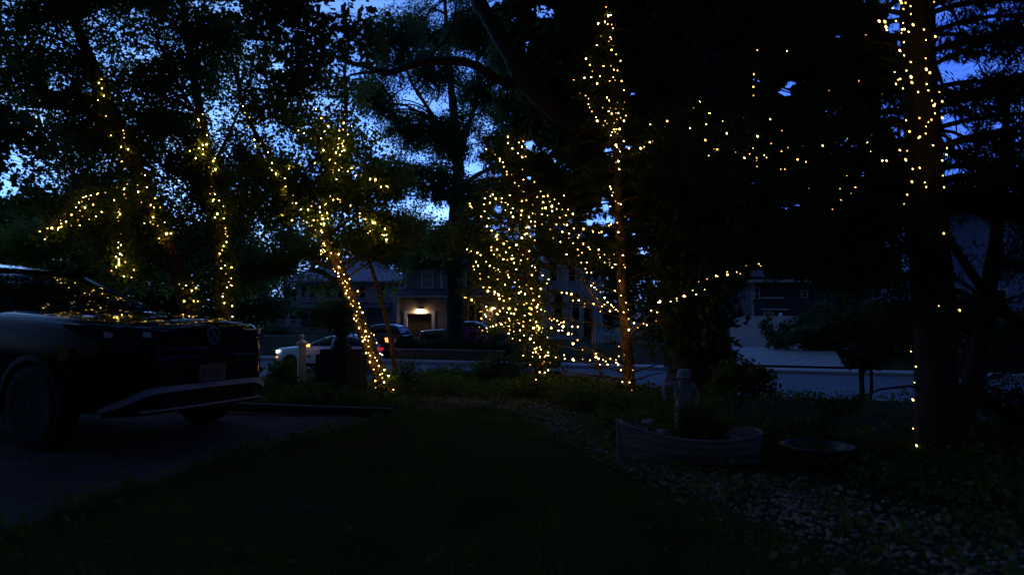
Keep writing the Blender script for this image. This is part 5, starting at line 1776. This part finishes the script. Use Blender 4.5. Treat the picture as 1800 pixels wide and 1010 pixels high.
    for i, (z, h) in enumerate(((.80, .03), (.88, .022), (.95, .022))):
        ribbon(m, [(s, z, z + h) for s in (-.58, -.3, 0, .3, .58)], .03, .05)
    fin(m).build('grille', M_PLASTIC if not near else M_GRILLE, root)
    m = MB()
    ribbon(m, [(s, .44, .98) for s in (-.585, -.3, 0, .3, .585)], .016, .05)
    ribbon(m, [(s, .32, .46) for s in (-1.0, -.8, -.58, -.3, 0, .3, .58, .8, 1.0)], .016, .05)
    fin(m).build('front_bumper', M_PLASTIC, root)
    if near:
        # badge: ring with a V over a W
        e = MB()
        xe, ze = .052, 1.005
        e.tube([(xe, .078 * math.cos(2 * PI * i / 24), ze + .078 * math.sin(2 * PI * i / 24)) for i in range(25)], .0085, 6, False)
        for pl in (((-.034, .066), (0, .008), (.034, .066)), ((-.07, .024), (-.03, -.062), (0, -.008), (.03, -.062), (.07, .024))):
            e.tube([(xe + .002, y_, ze + z_) for y_, z_ in pl], .0065, 6)
        e.lathe([(.001, 0), (.074, 0)], 20, (xe - .01, 0, ze), 'x')
        e.build('emblem', M_CHROME, root, smooth=True)
        m = MB().box((.052, 0, .655), (.012, .318, .166))
        pl = m.build('licence_plate', M_PLATE, root, bevel=.004)
        t = MB()
        # worn characters, too dark to read in the picture: plain stems and bars
        for y_, h_ in ((.115, .075), (.078, .075), (.04, .075), (-.012, .075), (-.05, .075), (-.088, .075), (-.12, .075)):
            t.box((.0592, y_, .655), (.003, .009, h_))
            t.box((.0592, y_ - .008, .655 + R.choice((-.03, 0, .03))), (.003, .016, .009))
        t.build('characters', M_PLATE_T, pl)
        MB().b2(.046, .062, -.09, .09, .742, .752).build('plate_bracket', M_PLASTIC, root)
        MB().b2(.046, .060, -.10, .06, .553, .563).build('bumper_slot', M_SILVER, root)
        # bright skid trim: level across the middle, running down to both corners
        m = MB()
        ribbon(m, [(-1.02, .36, .385), (-.95, .37, .42), (-.80, .425, .485), (-.66, .485, .545), (-.58, .505, .558), (-.3, .51, .56), (0, .512, .562), (.3, .51, .56), (.58, .505, .558), (.66, .485, .545), (.80, .425, .485), (.95, .37, .42), (1.02, .36, .385)], .036, .05)
        m.build('skid_trim', M_SILVER, root)
        m = MB()
        ribbon(m, [(s, .345, .36) for s in (-.7, -.4, 0, .4, .7)], .03, .05)
        m.build('bumper_lip', M_SILVER, root)
        MB().b2(-.9, -.12, -.55, .55, .30, .34).build('undertray', M_BLACK, root)
        # wipers and shut line of the bonnet
        m = MB()
        for y0, y1 in ((.55, -.05), (-.1, -.62)):
            m.tube([(-1.86, y0, 1.30), (-2.06, y1 + .3, 1.405), (-1.98, y1, 1.36)], .008, 5)
        m.build('wiper', M_PLASTIC, root)
    return root


E0 = Vector((-2.93, 6.62, 0.0))
SRZ = math.radians(-24)
car('parked_suv', 'large black SUV parked nose-out on the drive, lights mirrored in its bonnet', 'SUV', (E0.x, E0.y, 0.006), SRZ, 5.0, 1.99, 1.78, M_PAINT, near=True)
rdz = math.atan2(RD[1], RD[0])
a = a_at(578, 4.4)
x, y = road_pt(4.4, a)
car('white_suv', 'white SUV stopped in the road with headlights and brake lights on', 'car', (x - RD[0] * 2.15, y - RD[1] * 2.15, ROADZ + .045), rdz + PI, 4.3, 1.80, 1.52, M_PAINTW, lit=True)
a = a_at(658, 12.9)
x, y = road_pt(12.9, a)
car('dark_suv', 'dark SUV parked in the driveway left of the brick wall, roof catching the sky', 'car', (x - RD[0] * 2.3, y - RD[1] * 2.3, ground_z(x, y)), rdz + PI, 4.3, 1.85, 1.55, M_PAINTD)
a = a_at(812, 14.6)
x, y = road_pt(14.6, a)
car('dark_sedan', 'dark sedan parked behind the oak trunk below the garage', 'car', (x - RD[0] * 2.3, y - RD[1] * 2.3, ground_z(x, y)), rdz + PI, 4.6, 1.82, 1.43, M_PAINTD, sedan=True)
# ---------------------------------------------------------------- garden things
# ball-topped post
Y = 10.4
b = P(530, 655, Y)
gz = ground_z(b.x, Y)
zt = P(530, 602, Y).z
root = thing('garden_post', 'white square post with a ball finial beside the black pier', 'post', (b.x, Y, gz), math.radians(28))
h = zt - gz
MB().box((0, 0, h / 2 - .03), (.112, .112, h)).build('post', M_WHITE, root, bevel=.006)
m = MB()
m.box((0, 0, h - .03 + .012), (.15, .15, .022))
m.lathe([(.098, h - .006), (.055, h + .03), (.03, h + .045), (.022, h + .055), (.022, h + .066)], 4, (0, 0, 0))
m.build('cap', M_WHITE, root, bevel=.003)
MB().ell((0, 0, h + .098), (.036, .036, .036), 16, 10).build('finial', M_WHITE, root, smooth=True)
m = MB()
m.tube([(.056, -.02, h - .20), (.10, -.02, h - .20), (.12, -.02, h - .18)], .01, 6)
m.ell((.10, -.02, h - .20), (.02, .03, .03))
m.build('hook', M_CHROME, root, smooth=True)

# black pier with urn
Y = 10.1
b = P(600, 690, Y)
gz = ground_z(b.x, Y)
root = thing('stone_pier', 'black stepped stone pier at the end of the drive', 'pier', (b.x, Y, gz - .03), math.radians(-26))
hp = P(600, 613, Y).z - gz + .03
MB().box((0, 0, (hp - .07) / 2), (.56, .50, hp - .07)).build('shaft', M_BLACK, root, bevel=.01)
MB().box((0, 0, hp - .033), (.47, .42, .066)).build('cap', M_BLACK, root, bevel=.008)
uz = gz - .03 + hp
root = thing('urn_planter', 'dark garden urn standing on the black pier', 'urn', (b.x + .0, Y, uz))
MB().lathe([(.001, 0), (.155, 0), (.15, .02), (.11, .07), (.075, .13), (.062, .16), (.075, .185), (.11, .20), (.135, .235), (.14, .25), (.12, .25), (.10, .22), (.001, .21)], 24).build('bowl', M_BLACK, root, smooth=True)
shr = thing('potted_plant', 'dark bushy plant growing in the urn on the pier', 'plant', (b.x, Y, uz + .21))
r = np.random.default_rng(8)
pc, pd = blob((b.x, Y, uz + .45), (.30, .28, .24), 150, r, lo=-.5)
foliage('foliage', pc, pd, M_LEAF_D, shr, (b.x, Y, uz + .21), .16, 10, .05, .6, .2, 81, False)
m = MB()
for q in range(6):
    a = q * 1.05
    m.tube([(0, 0, -.01), (.05 * math.cos(a), .05 * math.sin(a), .12), (.15 * math.cos(a), .15 * math.sin(a), .3)], [.01, .008, .004], 5)
m.build('stem', M_BARK_D, shr)

# small lantern by the wall
d_ = 11.0
a = a_at(681, d_)
x, y = road_pt(d_, a)
gz = ground_z(x, y)
lz = P(681, 601, y).z - gz
root = thing('lantern_post', 'small amber lantern glowing on a dark post by the brick wall', 'lantern', (x, y, gz))
MB().tube([(0, 0, -.05), (0, 0, lz - .04)], [.045, .035], 8).build('post', M_BLACK, root)
m = MB()
m.lathe([(.02, lz - .05), (.09, lz - .03), (.09, lz - .01)], 4)
m.lathe([(.17, lz + .235), (.10, lz + .29), (.03, lz + .33), (.02, lz + .37), (.001, lz + .38)], 4)
for q in range(4):
    a = q * PI / 2
    m.tube([(.088 * math.cos(a), .088 * math.sin(a), lz - .01), (.155 * math.cos(a), .155 * math.sin(a), lz + .24)], .010, 4)
hd = m.build('lantern_head', M_BLACK, root)
MB().lathe([(.001, lz), (.072, lz), (.13, lz + .225), (.001, lz + .225)], 4).build('glass', M_AMBER, hd)

# boat planter
BX, BY_, BL = 1.45, 5.62, 1.08
root = thing('boat_planter', 'weathered wooden rowing boat planter with pointed bow to the left', 'planter', (BX, BY_, 0.0), math.radians(-3))


def hull(t, s, inset=0.0):
    """t along the boat from bow 0 to stern 1, s from keel 0 to gunwale 1 (half section)"""
    bm = (0.235 * math.sin(PI * min(1, (t * .62 + .0)) ) ** .75) if t < .8 else 0.235 * math.sin(PI * .5) ** .75 * (1 - ((t - .8) / .2) ** 2 * .68)
    sheer = .215 + .115 * (1 - t / .55) ** 2 if t < .55 else .215 + .05 * ((t - .55) / .45) ** 2
    w = max(bm * (0.52 + 0.48 * s ** .6) - inset, .004)
    return -BL / 2 + BL * t + (0.02 * s if t > .9 else -0.03 * s * (1 - t) ** 3), w, .02 + (sheer - .02) * s


m = MB()
ts = [0, .03, .08, .15, .25, .37, .5, .63, .75, .85, .92, .97, 1.0]
for side in (1, -1):
    for s0, s1, o in ((0, .42, 0), (.40, .74, .008), (.72, 1.0, .016)):
        rows = []
        for t in ts:
            x0, w0, z0 = hull(t, s0)
            x1, w1, z1 = hull(t, s1)
            rows.append([(x0, side * (w0 + o + .006), z0), (x1, side * (w1 + o), z1), (x1, side * max(w1 + o - .022, .001), z1), (x0, side * max(w0 + o - .02, .001), z0 + .005)])
        m.grid(rows)
rows = [[(hull(1, s)[0], y * hull(1, s)[1] * 1.05, hull(1, s)[2]) for y in (-1, -.5, 0, .5, 1)] for s in (0, .33, .66, 1)]
m.grid(rows)
m.grid([[(hull(t, .1)[0], y * hull(t, .1)[1], .03) for y in (-1, 0, 1)] for t in ts])
m.build('hull', M_WOOD, root, fix=True)
m = MB()
for side in (1, -1):
    m.tube([(hull(t, 1)[0], side * (hull(t, 1)[1] + .012), hull(t, 1)[2] + .004) for t in ts], .014, 6)
m.tube([(hull(1, 1)[0], y * hull(1, 1)[1], hull(1, 1)[2] + .004) for y in (-1, -.5, 0, .5, 1)], .014, 6)
m.build('gunwale', M_WOOD, root, smooth=True)
MB().prism([(-BL / 2 - .045, -.018, .0), (-BL / 2 - .008, -.018, .0), (-BL / 2 + .0, -.018, .345), (-BL / 2 - .055, -.018, .355)], (0, .036, 0)).build('stem_post', M_WOOD, root, bevel=.004)
MB().grid([[(hull(t, .5)[0], y * hull(t, .5)[1] * .95, hull(t, .62)[2]) for y in (-1, 0, 1)] for t in ts[1:]]).build('soil', M_EARTH, root)
MB().box((.37, 0, .205), (.09, .40, .02)).build('thwart', M_WOOD, root, bevel=.003)


def tuft(name, label, cat, x, y, z, n, h, spread, w, seed, m_):
    root = thing(name, label, cat, (x, y, z))
    r = np.random.default_rng(seed)
    v, f = [], []
    for i in range(n):
        a = r.uniform(0, 6.28)
        hh = h * r.uniform(.55, 1.1)
        sp = spread * r.uniform(.3, 1.1)
        bx, by = r.normal(0, .035, 2)
        for q in range(5):
            t = q / 4
            px = bx + math.cos(a) * sp * t ** 1.7
            py = by + math.sin(a) * sp * t ** 1.7
            pz = hh * (t - .30 * t ** 3 * (1 + sp))
            ww = w * (1 - t * .9)
            v += [(px - math.sin(a) * ww, py + math.cos(a) * ww, pz), (px + math.sin(a) * ww, py - math.cos(a) * ww, pz)]
        o = i * 10
        f += [(o + 2 * q, o + 2 * q + 1, o + 2 * q + 3, o + 2 * q + 2) for q in range(4)]
    arr_mesh('blades', np.array(v), np.array(f), m_, root)
    return root


tuft('grass_plant', 'tuft of long arching grass growing in the middle of the boat', 'plant', 1.46, 5.62, .14, 330, .62, .34, .0055, 91, M_GRASS)
tuft('grass_plant', 'smaller drooping grass tuft beside the boat stern', 'plant', 1.68, 5.66, .14, 200, .44, .32, .005, 92, M_GRASS)
tuft('grass_plant', 'pale upright grass clump behind the stone boy', 'plant', 1.80, 6.45, .0, 240, .78, .34, .006, 93, M_GRASS)
# white flowers near the bow
fx, fy, fz = 1.12, 5.6, .14
root = thing('flower_plant', 'little plant with white flower heads near the bow of the boat', 'flower', (fx, fy, fz))
m = MB()
heads = []
for i in range(5):
    q = (R.uniform(-.05, .04), R.uniform(-.04, .04), R.uniform(.13, .21))
    heads.append(q)
    m.tube([(R.uniform(-.01, .01), 0, -.02), (q[0] * .5, q[1] * .5, q[2] * .6), q], .003, 5)
m.build('stem', M_COVER, root)
r = np.random.default_rng(4)
hc = np.array([[fx + q[0], fy + q[1], fz + q[2]] for q in heads])
foliage('blossom', np.repeat(hc, 2, 0), unit(r.normal(0, 1, (10, 3))), M_WHITEFL, root, (fx, fy, fz), .03, 8, .022, .9, 0, 5, False)
foliage('leaves', np.repeat(hc - [0, 0, .08], 3, 0), unit(r.normal(0, 1, (15, 3))), M_LEAF_D, root, (fx, fy, fz), .08, 7, .04, .6, 0, 6, False)
# pale wedge of stone
root = thing('garden_stone', 'pale grey-green wedge-shaped stone between white flowers and tall grass', 'stone', (1.235, 5.62, .145), .4)
MB().prism([(-.085, -.05, 0), (.095, -.05, 0), (.10, -.05, .03), (.02, -.05, .125), (-.03, -.05, .13), (-.075, -.05, .04)], (0, .1, 0)).build('stone', M_STONE_G, root, bevel=.018)

# bowl planter
bx = P(1437, 822, 5.42)
root = thing('bowl_planter', 'wide shallow glazed bowl lying right of the boat planter', 'bowl', (bx.x, 5.42, 0.0))
m = MB()
m.lathe([(.001, .0), (.13, .0), (.15, .02), (.225, .12), (.252, .165), (.268, .175), (.270, .19), (.258, .197), (.24, .188), (.228, .16), (.20, .12), (.001, .11)], 36)
m.build('bowl', M_GLAZE, root, smooth=True)
m = MB()
m.lathe([(.001, .135), (.12, .138), (.212, .13)], 20)
m.build('soil', M_EARTH, root, smooth=True)
pc, pd = blob((bx.x - .02, 5.40, .15), (.08, .08, .03), 10, r)
foliage('leaves', pc, pd, M_COVER, root, (bx.x, 5.42, 0), .08, 6, .035, .7, 0, 7, False)

# stone boy with hat, fishing pose
SX, SY = 1.565, 6.25
root = thing('boy_statue', 'grey stone boy in a brimmed hat holding one arm out, behind the boat', 'statue', (SX, SY, 0), 0)
J = {'pel': ((0, 0, .37), .062), 'sp': ((0, 0, .445), .058), 'ch': ((0, .0, .535), .070), 'nk': ((0, -.004, .598), .030), 'hd': ((0, -.012, .632), .046), 'tp': ((0, -.012, .672), .042),
     'ls': ((-.085, 0, .575), .034), 'le': ((-.185, -.02, .570), .026), 'lw': ((-.192, -.075, .500), .020), 'lh': ((-.192, -.088, .478), .021),
     'rs': ((.085, 0, .572), .034), 're': ((.118, -.02, .475), .026), 'rw': ((.095, -.075, .415), .020), 'rh': ((.085, -.095, .40), .021),
     'lk': ((-.045, -.02, .20), .040), 'lt': ((-.05, .0, .375), .050), 'la': ((-.05, .0, .055), .028), 'lf': ((-.055, -.06, .022), .022),
     'rt': ((.05, .0, .375), .050), 'rk': ((.05, -.015, .20), .040), 'ra': ((.05, .0, .055), .028), 'rf': ((.058, -.06, .022), .022)}
ED = [('pel', 'sp'), ('sp', 'ch'), ('ch', 'nk'), ('nk', 'hd'), ('hd', 'tp'), ('ch', 'ls'), ('ls', 'le'), ('le', 'lw'), ('lw', 'lh'), ('ch', 'rs'), ('rs', 're'), ('re', 'rw'), ('rw', 'rh'), ('pel', 'lt'), ('lt', 'lk'), ('lk', 'la'), ('la', 'lf'), ('pel', 'rt'), ('rt', 'rk'), ('rk', 'ra'), ('ra', 'rf')]
for hn, hx, s in (('lh', -1, -1), ('rh', 1, 1)):
    c = Vector(J[hn][0])
    for q in range(5):
        o = Vector(((q - 2) * .010, -.012 + abs(q - 2) * .003, -.026 + abs(q - 2) * .005)) if q else Vector((-.022 * s, -.012, -.008))
        J[hn + str(q)] = (tuple(c + o), .0065)
        ED.append((hn, hn + str(q)))
names = list(J)
me = bpy.data.meshes.new('figure')
me.from_pydata([J[n_][0] for n_ in names], [(names.index(a_), names.index(b_)) for a_, b_ in ED], [])
fig = bpy.data.objects.new('figure', me)
C.objects.link(fig)
fig.parent = root
me.materials.append(M_STONE)
sk = fig.modifiers.new('skin', 'SKIN')
for i, n_ in enumerate(names):
    rd = J[n_][1]
    me.skin_vertices[0].data[i].radius = (rd, rd * .85 if n_ in ('ch', 'sp', 'pel') else rd)
me.skin_vertices[0].data[0].use_root = True
ss = fig.modifiers.new('sub', 'SUBSURF')
ss.levels = ss.render_levels = 2
sk.use_smooth_shade = True
m = MB()
m.lathe([(.05, .656), (.070, .650), (.075, .645), (.072, .641), (.052, .648)], 20, (0, -.012, 0))
m.lathe([(.058, .65), (.062, .675), (.058, .705), (.045, .716), (.001, .718)], 20, (0, -.012, 0))
m.build('hat', M_STONE, root, smooth=True)
m = MB()
m.ell((0, -.060, .622), (.009, .010, .012), 8, 6)
for s in (-1, 1):
    m.ell((s * .017, -.055, .635), (.007, .005, .006), 8, 6)
    m.ell((s * .047, -.010, .628), (.008, .012, .016), 8, 6)
m.tube([(-.014, -.053, .603), (0, -.058, .601), (.014, -.053, .603)], .0035, 5)
m.build('face', M_STONE, root, smooth=True)
m = MB()
m.lathe([(.06, .475), (.075, .455), (.080, .41), (.088, .35), (.086, .335), (.060, .345)], 18)
for s in (-1, 1):
    m.tube([(s * .035, -.058, .46), (s * .042, -.066, .53), (s * .045, -.03, .605), (s * .042, .035, .60)], .009, 5)
m.build('overalls', M_STONE, root, smooth=True)
m = MB()
m.lathe([(.001, 0), (.13, 0), (.135, .012), (.12, .02), (.001, .024)], 18)
m.build('plinth', M_STONE, root, smooth=True)

# dandelion clocks in the lawn
gd = 'dandelion clocks in the lawn'
for px, py, yy_, lab in ((740, 793, 6.6, 'pale dandelion clock standing in the middle of the lawn'), (675, 831, 5.5, 'lower dandelion clock nearer the camera in the lawn')):
    q = P(px, py, yy_)
    root = thing('dandelion', lab, 'flower', (q.x, yy_, 0), 0, gd)
    MB().tube([(0, 0, -.01), (.004, 0, q.z * .6), (0, 0, q.z)], .0022, 5).build('stem', M_COVER, root)
    r = np.random.default_rng(int(px))
    u_ = unit(r.normal(0, 1, (90, 3)))
    c_ = np.array([q.x, yy_, q.z]) + u_ * .014
    foliage('clock', c_, u_, M_WHITEFL, root, (q.x, yy_, 0), .002, 2, .018, .18, 0, 3, False, scat=.01, follow=4)

# ---------------------------------------------------------------- the fairy lights themselves
bm_ = MB().ell((0, 0, 0), (1, 1, 1), 10, 7)
for nm in ('bulb', 'bulb_dim', 'bulb_pine', 'bulb_faint'):
    me = bpy.data.meshes.new(nm)
    me.from_pydata(bm_.v, [], bm_.f)
    me.shade_smooth()
    me.materials.append({'bulb': M_BULB, 'bulb_dim': M_BULB2, 'bulb_pine': M_BULB3, 'bulb_faint': M_BULB4}[nm])
    if nm == 'bulb':
        BM1 = me
    elif nm == 'bulb_dim':
        BM2 = me
    elif nm == 'bulb_pine':
        BM3 = me
    else:
        BM4 = me
for k in LS:
    y0, sp, rad, lab = LI[k]
    pts = [P(a, b, y) for a, b, y in LS[k]]
    base = pts[0]
    root = thing('string_lights', lab, 'string lights', base, 0, 'warm fairy light strings in the trees')
    rr = random.Random(k)
    for i, p in enumerate(pts):
        u = rr.random()
        o = bpy.data.objects.new('bulb', BM3 if k.startswith('pine') else (BM1 if rr.random() < (.3 if k.startswith('swag') else .5) else (BM2 if rr.random() < .6 else BM4)))
        s = rad * (rr.uniform(.22, .40) if u < .72 else rr.uniform(.42, .70))
        if k.startswith('pine') or k.startswith('swag'):
            o.scale = (s * .85, s * .85, s * 1.55)
            o.rotation_euler = (rr.uniform(-.2, .2), -.55 + rr.uniform(-.12, .12), 0)
        else:
            o.scale = (s, s, s * 1.12)
        o.location = p - base
        C.objects.link(o)
        o.parent = root
    # the wire from lamp to lamp
    left = list(range(1, len(pts)))
    cur = 0
    m = MB()
    while left:
        j = min(left, key=lambda t: (pts[t] - pts[cur]).length)
        a, b = pts[cur], pts[j]
        if (a - b).length < 1.0:
            dn = Vector((rr.uniform(-.1, .1), .12, -.10)) * (a - b).length
            bk = Vector((0, rad * .9, 0))
            m.tube([a + bk, a.lerp(b, .5) + dn + bk, b + bk], .0022, 4, False)
        left.remove(j)
        cur = j
    m.build('cable', M_CABLE, root, base, fix=False)

# ---------------------------------------------------------------- sky and light
w = bpy.data.worlds.new('World')
S.world = w
w.use_nodes = True
N, L = w.node_tree.nodes, w.node_tree.links
bg = N['Background']


def wn(t, op=None, *ins):
    n_ = N.new(t)
    if op:
        n_.operation = op
    for i_, v_ in enumerate(ins):
        if hasattr(v_, 'links'):
            L.new(v_, n_.inputs[i_])
        elif v_ is not None:
            n_.inputs[i_].default_value = v_
    return n_


sky = N.new('ShaderNodeTexSky')
sky.sky_type = 'NISHITA'
sky.sun_disc = False
SUN_EL, SUN_AZ = -3.0, -30.0
sky.sun_elevation = math.radians(SUN_EL)
sky.sun_rotation = math.radians(SUN_AZ)
# blue hour through a tungsten white balance
bw = wn('ShaderNodeRGBToBW')
L.new(sky.outputs[0], bw.inputs[0])
hue = wn('ShaderNodeVectorMath', 'MULTIPLY', (0.31, 0.88, 3.1), bw.outputs[0])
raw = wn('ShaderNodeVectorMath', 'MULTIPLY', sky.outputs[0], (0.5, 1.1, 2.6))
mix = N.new('ShaderNodeMix')
mix.data_type = 'VECTOR'
mix.inputs['Factor'].default_value = 0.22
L.new(hue.outputs[0], mix.inputs[4])
L.new(raw.outputs[0], mix.inputs[5])
tc = N.new('ShaderNodeTexCoord')
mp = N.new('ShaderNodeMapping')
mp.inputs['Scale'].default_value = (1.6, 1.6, 4.0)
mp.inputs['Location'].default_value = (0.3, 0.2, 0.1)
L.new(tc.outputs['Generated'], mp.inputs[0])
nz = N.new('ShaderNodeTexNoise')
nz.inputs['Scale'].default_value = 2.2
nz.inputs['Detail'].default_value = 7
nz.inputs['Roughness'].default_value = 0.55
L.new(mp.outputs[0], nz.inputs['Vector'])
rp = N.new('ShaderNodeValToRGB')
rp.color_ramp.elements[0].position = 0.42
rp.color_ramp.elements[0].color = (0.85, 0.88, 0.92, 1)
rp.color_ramp.elements[1].position = 0.68
rp.color_ramp.elements[1].color = (2.0, 1.55, 1.1, 1)
L.new(nz.outputs['Fac'], rp.inputs[0])
cl = wn('ShaderNodeVectorMath', 'MULTIPLY', mix.outputs[1], rp.outputs[0])
# the afterglow side is open; unseen sky behind dimmed to darken the yard
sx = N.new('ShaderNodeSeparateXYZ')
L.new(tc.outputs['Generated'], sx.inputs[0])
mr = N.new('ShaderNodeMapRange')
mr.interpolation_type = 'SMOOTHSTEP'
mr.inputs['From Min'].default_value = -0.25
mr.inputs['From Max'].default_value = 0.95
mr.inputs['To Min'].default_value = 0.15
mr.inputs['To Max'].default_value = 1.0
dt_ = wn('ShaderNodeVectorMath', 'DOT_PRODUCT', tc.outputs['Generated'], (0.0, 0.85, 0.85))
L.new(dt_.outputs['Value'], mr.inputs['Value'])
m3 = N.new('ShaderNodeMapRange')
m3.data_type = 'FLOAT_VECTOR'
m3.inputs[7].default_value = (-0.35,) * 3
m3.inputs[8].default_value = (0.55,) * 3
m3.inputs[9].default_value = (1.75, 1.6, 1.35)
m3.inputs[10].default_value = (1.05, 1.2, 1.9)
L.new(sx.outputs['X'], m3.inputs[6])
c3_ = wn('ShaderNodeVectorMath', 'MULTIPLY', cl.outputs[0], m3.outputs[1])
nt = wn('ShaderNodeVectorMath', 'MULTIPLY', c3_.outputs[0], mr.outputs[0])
m4 = N.new('ShaderNodeMapRange')  # unseen sky behind warmed so the foreground light turns less blue
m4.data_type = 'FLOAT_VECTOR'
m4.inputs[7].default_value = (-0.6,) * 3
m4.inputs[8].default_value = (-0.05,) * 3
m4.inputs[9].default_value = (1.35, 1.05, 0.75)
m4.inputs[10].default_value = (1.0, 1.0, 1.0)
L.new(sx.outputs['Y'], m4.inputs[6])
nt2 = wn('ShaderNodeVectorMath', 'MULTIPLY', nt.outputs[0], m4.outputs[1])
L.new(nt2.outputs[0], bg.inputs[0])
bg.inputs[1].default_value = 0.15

sun = bpy.data.objects.new('sun', bpy.data.lights.new('sun', 'SUN'))
C.objects.link(sun)
sun.data.energy = 0.0002
sun.data.angle = math.radians(30)
sun.data.color = (0.4, 0.6, 1.0)
az = math.radians(SUN_AZ)
sun.rotation_euler = (math.radians(90 - 12), 0, PI - az)

S.view_settings.view_transform = 'Standard'
S.view_settings.look = 'None'
S.view_settings.exposure = EXPO
S.view_settings.gamma = 1
S.render.engine = 'CYCLES'
cy = S.cycles
cy.max_bounces = 6
cy.diffuse_bounces = 3
cy.glossy_bounces = 3
cy.transmission_bounces = 3
cy.sample_clamp_indirect = 2.0
cy.use_denoising = True
cy.filter_width = 1.5
